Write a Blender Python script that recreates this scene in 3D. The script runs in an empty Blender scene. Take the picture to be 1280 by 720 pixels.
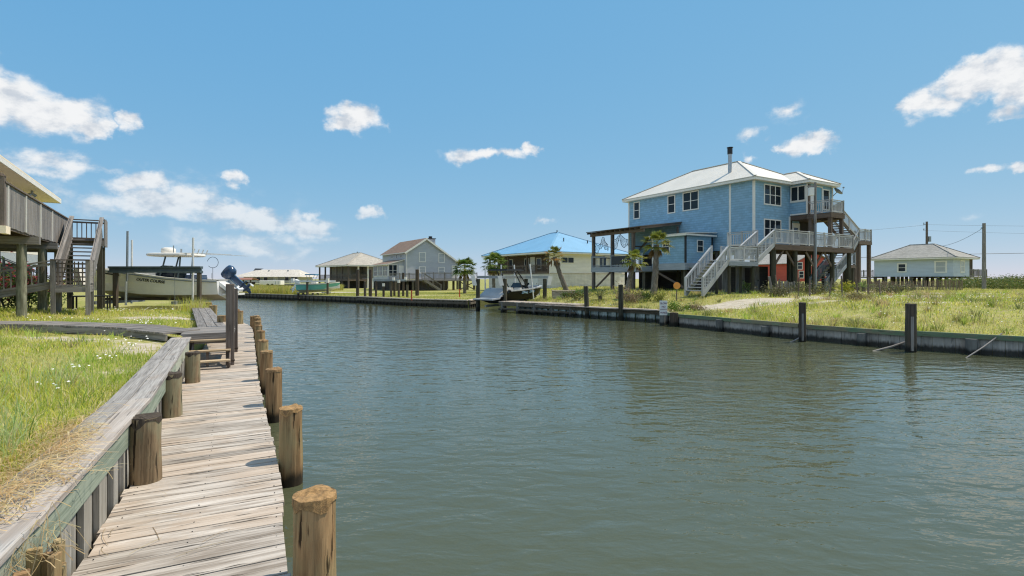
import bpy, bmesh, math, random
import numpy as np
from mathutils import Vector, Matrix, noise
from mathutils.geometry import delaunay_2d_cdt
random.seed(7); rng = np.random.default_rng(11)
SC = bpy.context.scene; COL = SC.collection
V = Vector; PI = math.pi; R = math.radians
# ---------------------------------------------------------------- camera numbers
CZ, F, HZ = 2.5, 650.0, 348.0            # eye height above the water, focal length and horizon in photo pixels
def G(px, py, z=0.0):                     # where the sight line of a photo point meets the level z
    Y = F*(CZ-z)/(py-HZ); return V(((px-640)/F*Y, Y, z))
def P(px, py, Y): return V(((px-640)/F*Y, Y, CZ-(py-HZ)/F*Y))
# ---------------------------------------------------------------- materials
def _new(name):
    m = bpy.data.materials.new(name); m.use_nodes = True
    nt = m.node_tree; b = nt.nodes['Principled BSDF']
    return m, nt, b
def N(nt, kind, **kw):
    n = nt.nodes.new(kind)
    for k, v in kw.items():
        if k in n.inputs.keys(): n.inputs[k].default_value = v
        else: setattr(n, k, v)
    return n
def L(nt, a, b): nt.links.new(a, b)
def mixc(nt, fac, a, b, mode='MIX'):
    n = nt.nodes.new('ShaderNodeMix'); n.data_type = 'RGBA'; n.blend_type = mode
    for s, v in ((n.inputs[0], fac), (n.inputs[6], a), (n.inputs[7], b)):
        if hasattr(v, 'is_linked'): L(nt, v, s)
        elif isinstance(v, (tuple, list)): s.default_value = (*v[:3], 1)
        else: s.default_value = v
    return n.outputs[2]
def mth(nt, op, a, b=None, c=None, clamp=False):
    n = nt.nodes.new('ShaderNodeMath'); n.operation = op; n.use_clamp = clamp
    for i, v in enumerate((a, b, c)):
        if v is None: continue
        if hasattr(v, 'is_linked'): L(nt, v, n.inputs[i])
        else: n.inputs[i].default_value = v
    return n.outputs[0]
def ramp(nt, fac, lo, hi):
    n = nt.nodes.new('ShaderNodeMapRange'); n.interpolation_type = 'SMOOTHSTEP'
    L(nt, fac, n.inputs[0]); n.inputs[1].default_value = lo; n.inputs[2].default_value = hi
    return n.outputs[0]
def noise_node(nt, vec, scale, detail=4, rough=0.55, sx=(1,1,1)):
    mp = N(nt, 'ShaderNodeMapping'); mp.inputs['Scale'].default_value = sx; L(nt, vec, mp.inputs['Vector'])
    n = N(nt, 'ShaderNodeTexNoise', Scale=scale, Detail=detail, Roughness=rough); L(nt, mp.outputs[0], n.inputs['Vector'])
    return n.outputs['Fac']
def bump(nt, b, h, strength=0.3, dist=0.02):
    n = N(nt, 'ShaderNodeBump', Strength=strength, Distance=dist); L(nt, h, n.inputs['Height']); L(nt, n.outputs[0], b.inputs['Normal'])
def plain(name, col, rough=0.6, var=0.12, scale=3.0, metal=0.0, bstr=0.0, coat=0.0):
    m, nt, b = _new(name)
    tc = N(nt, 'ShaderNodeTexCoord').outputs['Object']
    n = noise_node(nt, tc, scale, 6, 0.6)
    n2 = noise_node(nt, tc, scale*9, 4, 0.6)
    f = mth(nt, 'ADD', mth(nt, 'MULTIPLY', n, .7), mth(nt, 'MULTIPLY', n2, .3))
    f = ramp(nt, f, .3, .7)
    L(nt, mixc(nt, f, [c*(1-var) for c in col], [min(1, c*(1+var)) for c in col]), b.inputs['Base Color'])
    b.inputs['Roughness'].default_value = rough; b.inputs['Metallic'].default_value = metal
    b.inputs['Coat Weight'].default_value = coat
    if bstr: bump(nt, b, n2, bstr, .02)
    return m
def wood(name, c_lo, c_hi, c_alt, rough=0.85, grain=26.0, alt=0.5, crack=0.55, wet=None, bstr=0.5, fade=1.0):
    """weathered timber: grain runs along U, every piece has its own tint"""
    m, nt, b = _new(name)
    uv = N(nt, 'ShaderNodeUVMap').outputs[0]
    rnd = N(nt, 'ShaderNodeAttribute'); rnd.attribute_name = 'rnd'; r = rnd.outputs['Fac']
    g1 = noise_node(nt, uv, 1.0, 6, .62, (1.1, grain, 1))
    g2 = noise_node(nt, uv, 1.0, 5, .6, (.8, grain*4, 1))
    g3 = noise_node(nt, uv, 1.0, 5, .6, (1.6, 3.2, 1))
    t = mth(nt, 'ADD', mth(nt, 'MULTIPLY', g1, .6), mth(nt, 'MULTIPLY', g2, .4))
    col = mixc(nt, ramp(nt, t, .36, .64), c_lo, c_hi)
    a = ramp(nt, mth(nt, 'ADD', g3, mth(nt, 'MULTIPLY', mth(nt, 'SUBTRACT', r, .5), .35)), .46, .66)
    col = mixc(nt, mth(nt, 'MULTIPLY', a, alt), col, c_alt)
    col = mixc(nt, 1.0, col, mixc(nt, r, (.74,.73,.72), (1.14,1.13,1.12)), 'MULTIPLY')
    cr = noise_node(nt, uv, 1.0, 3, .5, (1.3, grain*1.7, 1))
    ck = mth(nt, 'MULTIPLY', ramp(nt, cr, .62, .68), crack)
    col = mixc(nt, ck, col, [c*.25 for c in c_lo])
    if wet is not None:                    # tide stain: dark algae band near the water
        z = N(nt, 'ShaderNodeSeparateXYZ'); L(nt, N(nt, 'ShaderNodeNewGeometry').outputs['Position'], z.inputs[0])
        zz = mth(nt, 'ADD', z.outputs[2], mth(nt, 'MULTIPLY', mth(nt, 'SUBTRACT', noise_node(nt, uv, 1.0, 3, .5, (3, 9, 1)), .5), .22))
        w = ramp(nt, zz, wet+.09, wet-.07)
        w = N(nt, 'ShaderNodeMapRange'); w.interpolation_type = 'SMOOTHSTEP'; L(nt, zz, w.inputs[0])
        w.inputs[1].default_value = wet-.08; w.inputs[2].default_value = wet+.08; w.inputs[3].default_value = 1; w.inputs[4].default_value = 0
        col = mixc(nt, mth(nt, 'MULTIPLY', w.outputs[0], .9), col, (.012,.012,.009))
    L(nt, col, b.inputs['Base Color']); b.inputs['Roughness'].default_value = rough
    b.inputs['Specular IOR Level'].default_value = .25
    h = mth(nt, 'SUBTRACT', t, mth(nt, 'MULTIPLY', ck, 1.2))
    bump(nt, b, h, bstr, .012)
    return m
def siding(name, col, kind='lap', row=.16, length=.32, var=.14, rough=.7):
    m, nt, b = _new(name)
    uv = N(nt, 'ShaderNodeUVMap').outputs[0]
    sp = N(nt, 'ShaderNodeSeparateXYZ'); L(nt, uv, sp.inputs[0])
    saw = mth(nt, 'FRACT', mth(nt, 'DIVIDE', sp.outputs[1], row))
    if kind == 'shingle':
        br = N(nt, 'ShaderNodeTexBrick', Scale=1.0); br.offset = .5
        for k, v in (('Color1', (.0,.0,.0,1)), ('Color2', (1,1,1,1)), ('Mortar', (.5,.5,.5,1)), ('Mortar Size', .006), ('Brick Width', length), ('Row Height', row), ('Bias', 0.0)):
            br.inputs[k].default_value = v
        L(nt, uv, br.inputs['Vector'])
        bw = N(nt, 'ShaderNodeRGBToBW'); L(nt, br.outputs['Color'], bw.inputs[0])
        big = noise_node(nt, uv, .6, 5, .65, (1, 1.6, 1))
        f = mth(nt, 'ADD', mth(nt, 'MULTIPLY', bw.outputs[0], .55), mth(nt, 'MULTIPLY', big, .6))
        c = mixc(nt, ramp(nt, f, .1, 1.0), [x*(1-var*1.5) for x in col], [min(1, x*(1+var*1.5)) for x in col])
        fd = ramp(nt, noise_node(nt, uv, .35, 4, .6), .45, .75)
        c = mixc(nt, mth(nt, 'MULTIPLY', fd, .35), c, [min(1, x*.7+.16) for x in col])
        edge = mth(nt, 'MULTIPLY', mth(nt, 'LESS_THAN', saw, .1), .45)
        edge = mth(nt, 'MAXIMUM', edge, mth(nt, 'MULTIPLY', br.outputs['Fac'], .4))
        c = mixc(nt, edge, c, [x*.35 for x in col])
    else:
        big = noise_node(nt, uv, .8, 5, .65, (1, 2.5, 1))
        c = mixc(nt, ramp(nt, big, .3, .7), [x*(1-var) for x in col], [min(1, x*(1+var)) for x in col])
        if kind == 'lap': c = mixc(nt, mth(nt, 'MULTIPLY', mth(nt, 'LESS_THAN', saw, .1), .4), c, [x*.45 for x in col])
        if kind == 'board':
            sv = mth(nt, 'FRACT', mth(nt, 'DIVIDE', sp.outputs[0], row))
            c = mixc(nt, mth(nt, 'MULTIPLY', mth(nt, 'LESS_THAN', sv, .08), .6), c, [x*.35 for x in col])
    L(nt, c, b.inputs['Base Color']); b.inputs['Roughness'].default_value = rough
    bump(nt, b, mth(nt, 'SUBTRACT', 1.0, saw), .5, .02)
    return m
def roofing(name, col, kind='metal', var=.08, rough=.5):
    m, nt, b = _new(name)
    uv = N(nt, 'ShaderNodeUVMap').outputs[0]
    sp = N(nt, 'ShaderNodeSeparateXYZ'); L(nt, uv, sp.inputs[0])
    big = noise_node(nt, uv, .5, 6, .65, (1, .5, 1)); fine = noise_node(nt, uv, 14, 3, .6)
    f = ramp(nt, mth(nt, 'ADD', mth(nt, 'MULTIPLY', big, .75), mth(nt, 'MULTIPLY', fine, .25)), .3, .7)
    c = mixc(nt, f, [x*(1-var) for x in col], [min(1, x*(1+var)) for x in col])
    if kind == 'metal':
        s = mth(nt, 'FRACT', mth(nt, 'DIVIDE', sp.outputs[0], .42))
        seam = mth(nt, 'LESS_THAN', s, .09)
        c = mixc(nt, mth(nt, 'MULTIPLY', seam, .25), c, [x*.6 for x in col])
        bump(nt, b, seam, .5, .03)
    else:
        br = N(nt, 'ShaderNodeTexBrick', Scale=1.0); br.offset = .5
        for k, v in (('Color1', (.75,.75,.75,1)), ('Color2', (1.1,1.1,1.1,1)), ('Mortar', (.5,.5,.5,1)), ('Mortar Size', .008), ('Brick Width', .3), ('Row Height', .16)):
            br.inputs[k].default_value = v
        L(nt, uv, br.inputs['Vector']); c = mixc(nt, 1.0, c, br.outputs['Color'], 'MULTIPLY')
    L(nt, c, b.inputs['Base Color']); b.inputs['Roughness'].default_value = rough
    return m
def leafmat(name, trans=.35, rough=.5, attr=True, col=(.08,.12,.02)):
    m, nt, b = _new(name)
    if attr:
        at = N(nt, 'ShaderNodeAttribute'); at.attribute_name = 'tint'; c = at.outputs['Color']
    else:
        at = N(nt, 'ShaderNodeRGB'); at.outputs[0].default_value = (*col, 1); c = at.outputs[0]
    L(nt, c, b.inputs['Base Color']); b.inputs['Roughness'].default_value = rough; b.inputs['Specular IOR Level'].default_value = .3
    tr = N(nt, 'ShaderNodeBsdfTranslucent'); L(nt, c, tr.inputs[0])
    mx = N(nt, 'ShaderNodeMixShader'); mx.inputs[0].default_value = trans
    L(nt, b.outputs[0], mx.inputs[1]); L(nt, tr.outputs[0], mx.inputs[2])
    L(nt, mx.outputs[0], nt.nodes['Material Output'].inputs[0])
    return m
M = {}
M['deck'] = wood('weathered_deck_boards', (.28,.235,.195), (.66,.60,.54), (.42,.325,.245), alt=.55, grain=11, bstr=.9, crack=.95)
M['cap'] = wood('weathered_cap_board', (.24,.225,.215), (.50,.48,.46), (.36,.29,.24), alt=.45, grain=18, bstr=.8)
M['green'] = wood('treated_green_timber', (.22,.275,.215), (.42,.48,.39), (.40,.40,.33), alt=.65, grain=16, bstr=.5)
M['sheet'] = wood('pale_sheet_planks', (.28,.27,.24), (.54,.52,.48), (.20,.18,.15), alt=.55, grain=8)
M['piling'] = wood('brown_piling', (.17,.10,.048), (.47,.30,.155), (.33,.30,.16), alt=.5, grain=11, wet=.16, bstr=1.0, crack=1.0)
M['oldpiling'] = wood('grey_brown_old_piling', (.10,.07,.042), (.30,.215,.13), (.27,.27,.17), alt=.6, grain=10, wet=-.5, bstr=1.0, crack=1.0)
M['rot'] = plain('rotten_wood_end', (.50,.30,.13), .95, .5, 22, bstr=1.0)
M['stringer'] = wood('dark_stringer', (.10,.09,.075), (.22,.20,.17), (.12,.13,.08), alt=.4, wet=.08)
M['newwood'] = wood('fresh_tread_wood', (.42,.30,.17), (.62,.48,.31), (.5,.42,.32), alt=.4, grain=12)
M['post'] = wood('grey_brown_post', (.105,.082,.068), (.23,.19,.165), (.17,.14,.12), alt=.5, grain=14)
M['greywood'] = wood('grey_weathered_wood', (.16,.15,.145), (.34,.325,.315), (.23,.20,.175), alt=.5, grain=14)
M['lift_post'] = wood('dark_lift_post', (.05,.04,.032), (.14,.11,.085), (.09,.09,.06), alt=.4, wet=.2)
M['barkpost'] = wood('mottled_round_post', (.13,.13,.09), (.34,.34,.26), (.10,.085,.06), alt=.75, grain=6, bstr=.8)
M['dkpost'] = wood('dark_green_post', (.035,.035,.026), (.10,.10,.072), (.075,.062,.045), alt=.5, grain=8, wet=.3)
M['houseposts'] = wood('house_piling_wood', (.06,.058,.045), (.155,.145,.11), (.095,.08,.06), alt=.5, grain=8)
M['brownwood'] = wood('brown_deck_timber', (.10,.072,.055), (.21,.16,.125), (.15,.13,.115), alt=.5)
M['whitewash'] = wood('pale_grey_painted_wood', (.44,.445,.455), (.62,.625,.63), (.38,.37,.36), alt=.35, grain=10, crack=.2)
M['bluegrey'] = wood('blue_grey_painted_wood', (.25,.29,.335), (.38,.42,.47), (.33,.35,.37), alt=.3, grain=10, crack=.25)
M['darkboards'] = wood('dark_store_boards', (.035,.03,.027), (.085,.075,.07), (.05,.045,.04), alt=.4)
M['white'] = plain('white_paint', (.80,.765,.70), .55, .06)
M['cream'] = plain('cream_soffit', (.92,.77,.57), .7, .04)
M['creamwall'] = siding('cream_siding', (.85,.80,.745), 'lap', .18, var=.05)
M['beige'] = siding('beige_boards', (.70,.66,.60), 'board', .25, var=.12)
M['blue'] = siding('blue_shingles', (.235,.415,.565), 'shingle', .19, .32, .085)
M['blue_pale'] = siding('pale_blue_siding', (.50,.56,.64), 'lap', .18, var=.06)
M['grey_lap'] = siding('grey_blue_siding', (.46,.475,.505), 'lap', .16, var=.06)
M['tan'] = siding('taupe_siding', (.20,.18,.15), 'lap', .2, var=.06)
M['offwhite'] = siding('off_white_siding', (.52,.51,.47), 'lap', .2, var=.06)
M['red'] = siding('red_siding', (.52,.085,.05), 'lap', .22, var=.08)
M['lattice'] = siding('white_skirting', (.56,.58,.58), 'board', .4, var=.1)
M['roof_white'] = roofing('white_metal_roof', (.68,.64,.57), 'metal')
M['roof_blue'] = roofing('blue_metal_roof', (.19,.40,.60), 'metal', rough=.5)
M['roof_tan'] = roofing('tan_shingle_roof', (.47,.43,.37), 'shingle', rough=.9)
M['roof_brown'] = roofing('brown_shingle_roof', (.25,.165,.12), 'shingle', rough=.9)
M['roof_pale'] = roofing('pale_shingle_roof', (.62,.57,.50), 'shingle', rough=.9)
M['roof_grey'] = roofing('grey_shingle_roof', (.36,.345,.315), 'shingle', rough=.9)
M['roof_red'] = roofing('rust_red_roof', (.30,.14,.095), 'metal', rough=.7)
M['pipe'] = plain('galvanised_pipe', (.45,.46,.47), .4, .12, 4, metal=.7)
M['black'] = plain('black_metal', (.012,.012,.013), .45, .2)
M['darkgrey'] = plain('dark_grey_panel', (.035,.04,.048), .7, .2)
M['steel'] = plain('grey_steel', (.30,.33,.35), .45, .12, metal=.5)
M['beam'] = plain('dark_slate_beam', (.085,.115,.125), .5, .2)
M['hull'] = plain('white_gelcoat', (.87,.865,.85), .22, .04, 1.5, coat=.4)
M['hullbot'] = plain('stained_hull_bottom', (.42,.37,.28), .5, .2, 2)
M['blackhull'] = plain('black_gelcoat', (.006,.006,.008), .45, .1); M['blackhull'].node_tree.nodes['Principled BSDF'].inputs['Specular IOR Level'].default_value = .2
M['blind'] = plain('pale_window_blind', (.42,.44,.45), .4, .1, 8)
M['greydeck'] = plain('light_grey_deck', (.40,.41,.42), .45, .1)
M['teal'] = plain('teal_gelcoat', (.16,.52,.47), .3, .06, coat=.3)
M['navy'] = plain('navy_engine', (.022,.055,.12), .3, .15, coat=.4)
M['canvas'] = plain('blue_canvas', (.05,.22,.36), .8, .15)
M['pvc'] = plain('white_pvc', (.74,.74,.72), .4, .05)
M['redlens'] = plain('red_marker', (.55,.09,.03), .5, .1)
M['orange'] = plain('orange_round_sign', (.75,.30,.05), .5, .12)
M['ink'] = plain('dark_lettering', (.02,.02,.022), .6, .05)
M['maroon'] = plain('maroon_lettering', (.20,.10,.14), .6, .05)
M['lightblue'] = plain('pale_blue_graphic', (.30,.45,.60), .3, .1)
M['netline'] = plain('dark_net_line', (.03,.045,.06), .9, .1)
M['leaf'] = leafmat('leaf_foliage'); M['grass'] = leafmat('grass_blades', .5, .6)
M['flower'] = plain('white_petals', (.85,.84,.80), .7, .05)
M['trunk'] = wood('palm_trunk', (.13,.11,.09), (.30,.27,.23), (.12,.10,.08), alt=.6, grain=4, bstr=1.0)
M['sand_bag'] = plain('pale_sandy_board', (.55,.47,.37), .9, .15)
m, nt, b = _new('window_glass'); b.inputs['Base Color'].default_value = (.018,.026,.034,1); b.inputs['Roughness'].default_value = .05
b.inputs['Specular IOR Level'].default_value = .28
tc = N(nt, 'ShaderNodeTexCoord').outputs['Object']; bump(nt, b, noise_node(nt, tc, 2.5, 2), .05, .02); M['glass'] = m
m, nt, b = _new('blue_glass'); b.inputs['Base Color'].default_value = (.10,.28,.36,1); b.inputs['Roughness'].default_value = .08
tc = N(nt, 'ShaderNodeTexCoord').outputs['Object']; bump(nt, b, noise_node(nt, tc, 2.5, 2), .05, .02); M['blueglass'] = m
# ---------------------------------------------------------------- mesh building
class MB:
    """collects boxes, bars and tubes of one part, with UVs along the grain and a random number per piece"""
    def __init__(s): s.v = []; s.f = []; s.uv = []; s.r = []; s.mi = []; s.sm = []; s.mats = []
    def mid(s, m):
        if m not in s.mats: s.mats.append(m)
        return s.mats.index(m)
    def add(s, vs, fs, uvs, rnd=None, mat=None, smooth=False):
        o = len(s.v); s.v += [tuple(v) for v in vs]
        rnd = random.random() if rnd is None else rnd
        k = s.mid(mat) if mat else 0
        for f, u in zip(fs, uvs):
            s.f.append([i+o for i in f]); s.uv += u; s.r.append(rnd); s.mi.append(k); s.sm.append(smooth)
    def obox(s, c, ax, mat=None, rnd=None):
        """box at c with three half-axis vectors"""
        c = V(c); a = [V(x) for x in ax]
        if a[0].cross(a[1]).dot(a[2]) < 0: a[2] = -a[2]
        vs = [c+a[0]*i+a[1]*j+a[2]*k for i in (-1,1) for j in (-1,1) for k in (-1,1)]
        fs = [(0,1,3,2),(4,6,7,5),(0,4,5,1),(2,3,7,6),(0,2,6,4),(1,5,7,3)]
        ln = [2*x.length for x in a]; lo = max(range(3), key=lambda i: ln[i])
        ou, ov = random.uniform(0, 40), random.uniform(0, 40); uvs = []
        for f in fs:
            u = []
            for i in f:
                p = [(1 if i & b else -1)*ln[q]/2 for q, b in ((0,4),(1,2),(2,1))]
                oth = [q for q in range(3) if q != lo]
                u.append((ou+p[lo], ov+p[oth[0]]+p[oth[1]]*1.01))
            uvs.append(u)
        s.add(vs, fs, uvs, rnd, mat); return s
    def box(s, lo, hi, mat=None, rnd=None):
        lo, hi = V(lo), V(hi); h = (hi-lo)/2
        return s.obox((lo+hi)/2, ((h.x,0,0),(0,h.y,0),(0,0,h.z)), mat, rnd)
    def bar(s, p0, p1, w, h, mat=None, up=(0,0,1), rnd=None):
        p0, p1 = V(p0), V(p1); d = p1-p0; x = d.normalized(); y = V(up).cross(x)
        if y.length < 1e-4: y = V((0,1,0)).cross(x)
        y.normalize(); z = x.cross(y)
        return s.obox((p0+p1)/2, (d/2, y*w/2, z*h/2), mat, rnd)
    def tube(s, pts, rad, n=8, mat=None, cap=True, smooth=True, wob=0.0, rnd=None, capmat=None):
        pts = [V(p) for p in pts]; rad = rad if isinstance(rad, (list, tuple)) else [rad]*len(pts)
        vs, fs, uvs = [], [], []; acc = 0; ou = random.uniform(0, 40); ref = None; ph = random.uniform(0, 99)
        for i, p in enumerate(pts):
            d = (pts[min(i+1, len(pts)-1)]-pts[max(i-1, 0)]).normalized()
            if ref is None: ref = V((1,0,0)) if abs(d.x) < .9 else V((0,1,0))
            x = (ref-d*ref.dot(d)).normalized(); y = d.cross(x); ref = x
            for k in range(n):
                a = 2*PI*k/n; rr = rad[i]
                if wob: rr *= 1+wob*noise.noise(V((math.cos(a)*1.7+ph, math.sin(a)*1.7, i*.35)))
                vs.append(p+x*math.cos(a)*rr+y*math.sin(a)*rr)
        L0 = [0.0]
        for i in range(1, len(pts)): L0.append(L0[-1]+(pts[i]-pts[i-1]).length)
        for i in range(len(pts)-1):
            c0 = 2*PI*max(rad[i], .02)/n
            for k in range(n):
                k2 = (k+1) % n
                fs.append((i*n+k, i*n+k2, (i+1)*n+k2, (i+1)*n+k))
                uvs.append([(ou+L0[i], k*c0), (ou+L0[i], (k+1)*c0), (ou+L0[i+1], (k+1)*c0), (ou+L0[i+1], k*c0)])
        rnd = random.random() if rnd is None else rnd
        s.add(vs, fs, uvs, rnd, mat, smooth)
        if cap:
            for i, rev in ((0, True), (len(pts)-1, False)):
                idx = list(range(n)); ring = [vs[i*n+k] for k in idx]
                if rev: ring = ring[::-1]
                s.add(ring, [tuple(range(n))], [[(ou+.3*math.cos(2*PI*k/n), .3*math.sin(2*PI*k/n)) for k in range(n)]], rnd, capmat or mat)
        return s
    def prism(s, poly, z0, z1, mat=None, topmat=None):
        """vertical walls round a plan polygon (counter-clockwise); UV = metres along the wall, height"""
        n = len(poly); acc = 0
        vs = [(*p, z0) for p in poly]+[(*p, z1) for p in poly]; fs, uvs = [], []
        for i in range(n):
            j = (i+1) % n; l = math.dist(poly[i], poly[j])
            fs.append((i, j, n+j, n+i)); uvs.append([(acc, z0), (acc+l, z0), (acc+l, z1), (acc, z1)]); acc += l
        s.add(vs, fs, uvs, None, mat)
        s.add(vs, [tuple(range(n-1, -1, -1)), tuple(range(n, 2*n))], [[(vs[i][0], vs[i][1]) for i in range(n-1, -1, -1)], [(vs[i][0], vs[i][1]) for i in range(n, 2*n)]], None, topmat or mat)
        return s
    def slab(s, vs, th, mat=None, udir=None, under=None):
        """flat polygon thickened downwards; U along udir"""
        vs = [V(v) for v in vs]; n = len(vs)
        nrm = (vs[1]-vs[0]).cross(vs[2]-vs[0]).normalized()
        if nrm.z < 0: vs = vs[::-1]; nrm = -nrm
        u = V(udir).normalized() if udir else (vs[1]-vs[0]).normalized(); w = nrm.cross(u)
        lo = [v-V((0,0,th)) for v in vs]; uv = [(v.dot(u), v.dot(w)) for v in vs]
        s.add(vs, [tuple(range(n))], [uv], None, mat)
        s.add(lo, [tuple(range(n-1, -1, -1))], [uv[::-1]], None, under or mat)
        for i in range(n):
            j = (i+1) % n; l = (vs[j]-vs[i]).length
            s.add([lo[i], lo[j], vs[j], vs[i]], [(0,1,2,3)], [[(0,0),(l,0),(l,th),(0,th)]], None, under or mat)
        return s
    def poly(s, vs, mat=None):
        vs = [V(v) for v in vs]; u = (vs[1]-vs[0]).normalized(); n = (vs[1]-vs[0]).cross(vs[-1]-vs[0]).normalized(); w = n.cross(u)
        s.add(vs, [tuple(range(len(vs)))], [[(v.dot(u), v.dot(w)) for v in vs]], None, mat); return s
    def build(s, name, mat=None, parent=None, world=False, bevel=0.0):
        if mat is not None and not s.mats: s.mats = [mat]
        elif mat is not None and mat not in s.mats: s.mats.insert(0, mat); s.mi = [i+1 for i in s.mi]
        me = bpy.data.meshes.new(name); me.from_pydata(s.v, [], s.f); 
        ul = me.uv_layers.new(name='UVMap'); ul.data.foreach_set('uv', [c for u in s.uv for c in u])
        at = me.attributes.new('rnd', 'FLOAT', 'FACE'); at.data.foreach_set('value', s.r)
        for mm in s.mats: me.materials.append(mm)
        me.polygons.foreach_set('material_index', s.mi); me.polygons.foreach_set('use_smooth', s.sm); me.update()
        o = bpy.data.objects.new(name, me); COL.objects.link(o)
        if parent is not None:
            o.parent = parent
            if world: me.transform(world_of(parent).inverted())
        if bevel:
            md = o.modifiers.new('bevel', 'BEVEL'); md.width = bevel; md.segments = 1; md.limit_method = 'ANGLE'; md.angle_limit = R(40)
        return o
def world_of(o):
    m = Matrix.LocRotScale(o.location, o.rotation_euler, o.scale)
    return world_of(o.parent) @ m if o.parent else m
def thing(name, label, cat, loc=(0,0,0), rz=0.0, group=None, scale=1.0):
    o = bpy.data.objects.new(name, None); COL.objects.link(o); o.location = loc; o.rotation_euler = (0,0,rz); o.scale = (scale,)*3
    o.empty_display_size = .2; return tag(o, label, cat, group)
def tag(o, label=None, cat=None, group=None, kind=None):
    for k, v in (('label', label), ('category', cat), ('group', group), ('kind', kind)):
        if v: o[k] = v
    return o
def raw(name, vs, fs, mat, parent=None, tint=None, smooth=False):
    """numpy mesh with a vertex tint"""
    me = bpy.data.meshes.new(name); vs = np.asarray(vs, dtype=np.float32)
    nv = len(vs); me.vertices.add(nv); me.vertices.foreach_set('co', vs.ravel())
    cnt = np.array([len(f) for f in fs], dtype=np.int32) if not isinstance(fs, tuple) else fs[1]
    idx = np.concatenate([np.asarray(f, dtype=np.int32) for f in fs]) if not isinstance(fs, tuple) else fs[0]
    me.loops.add(len(idx)); me.loops.foreach_set('vertex_index', idx.astype(np.int32))
    me.polygons.add(len(cnt)); st = np.concatenate([[0], np.cumsum(cnt)[:-1]]).astype(np.int32)
    me.polygons.foreach_set('loop_start', st); me.polygons.foreach_set('loop_total', cnt.astype(np.int32))
    if smooth: me.polygons.foreach_set('use_smooth', [True]*len(cnt))
    me.materials.append(mat); me.update(calc_edges=True)
    if tint is not None:
        t = np.ones((nv, 4), dtype=np.float32); t[:, :3] = tint
        at = me.color_attributes.new('tint', 'FLOAT_COLOR', 'POINT'); at.data.foreach_set('color', t.ravel())
    me.validate()
    o = bpy.data.objects.new(name, me); COL.objects.link(o)
    if parent is not None: o.parent = parent
    return o
def copy_tree(o, parent=None):
    c = o.copy(); COL.objects.link(c); c.parent = parent
    for ch in [x for x in SC.objects if x.parent == o]: copy_tree(ch, c)
    return c
def lettering(text, size, origin, right, up, mat, name, parent, shear=0.0, extrude=.006, smallcaps=False):
    cu = bpy.data.curves.new(name, 'FONT'); cu.body = text; cu.size = size; cu.extrude = extrude; cu.align_x = 'CENTER'; cu.align_y = 'CENTER'; cu.shear = shear; cu.offset = size*.012
    tmp = bpy.data.objects.new(name+'_curve', cu); COL.objects.link(tmp)
    if smallcaps:
        cu.small_caps_scale = .72
        for i, ch in enumerate(text):
            if ch != ' ' and i and text[i-1] != ' ': cu.body_format[i].use_small_caps = True
    bpy.context.view_layer.update()
    me = bpy.data.meshes.new_from_object(tmp.evaluated_get(bpy.context.evaluated_depsgraph_get()))
    bpy.data.objects.remove(tmp); me.name = name
    r, u = V(right).normalized(), V(up).normalized(); n = r.cross(u)
    me.transform(Matrix(((r.x,u.x,n.x,origin[0]),(r.y,u.y,n.y,origin[1]),(r.z,u.z,n.z,origin[2]),(0,0,0,1))))
    me.materials.clear(); me.materials.append(mat)
    o = bpy.data.objects.new(name, me); COL.objects.link(o); o.parent = parent; return o
# ---------------------------------------------------------------- building parts
def window(parent, c, right, w, h, cols=1, rows=2, name='window', glass=None, frame=None, fw=.09):
    """c = centre on the wall face (local), right = unit vector along the wall; looks towards right x up"""
    r = V(right).normalized(); u = V((0,0,1)); n = r.cross(u); c = V(c)
    def B(mb, x0, x1, z0, z1, d0, d1):
        mb.obox(c+r*(x0+x1)/2+u*(z0+z1)/2+n*(d0+d1)/2, (r*(x1-x0)/2, u*(z1-z0)/2, n*(d1-d0)/2))
    f = MB(); B(f, -w/2-fw, -w/2, -h/2-fw, h/2+fw, -.02, .05); B(f, w/2, w/2+fw, -h/2-fw, h/2+fw, -.02, .05)
    B(f, -w/2, w/2, h/2, h/2+fw, -.02, .048); B(f, -w/2, w/2, -h/2-fw, -h/2, -.02, .052)
    for i in range(1, cols): x = -w/2+w*i/cols; B(f, x-.04, x+.04, -h/2, h/2, -.02, .044)
    for j in range(1, rows):
        z = -h/2+h*j/rows
        for i in range(cols):
            x0 = -w/2+w*i/cols+(.04 if i else 0); x1 = -w/2+w*(i+1)/cols-(.04 if i < cols-1 else 0)
            B(f, x0, x1, z-.022, z+.022, -.02, .04)
    fo = f.build(name, frame or M['white'], parent)
    g = MB(); B(g, -w/2, w/2, -h/2, h/2, .006, .02); g.build('pane', glass or M['glass'], fo)
    return fo
def door(parent, c, right, w, h, mat, frame=None, pane=False):
    r = V(right).normalized(); u = V((0,0,1)); n = r.cross(u); c = V(c)
    d = MB(); d.obox(c+u*h/2+n*.025, (r*w/2, u*h/2, n*.03)); 
    for s in (-1, 1): d.obox(c+r*s*(w/2+.05)+u*h/2+n*.03, (r*.05, u*(h/2), n*.04), frame or M['white'])
    d.obox(c+u*(h+.05)+n*.03, (r*(w/2+.1), u*.05, n*.042), frame or M['white'])
    o = d.build('door', mat, parent)
    if pane:
        g = MB(); g.obox(c+u*h*.65+n*.058, (r*w*.3, u*h*.22, n*.006)); g.build('pane', M['glass'], o)
    k = MB(); k.obox(c+r*w*.38+u*h*.47+n*.075, (r*.03, u*.05, n*.03)); k.build('handle', M['black'], o)
    return o
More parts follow.
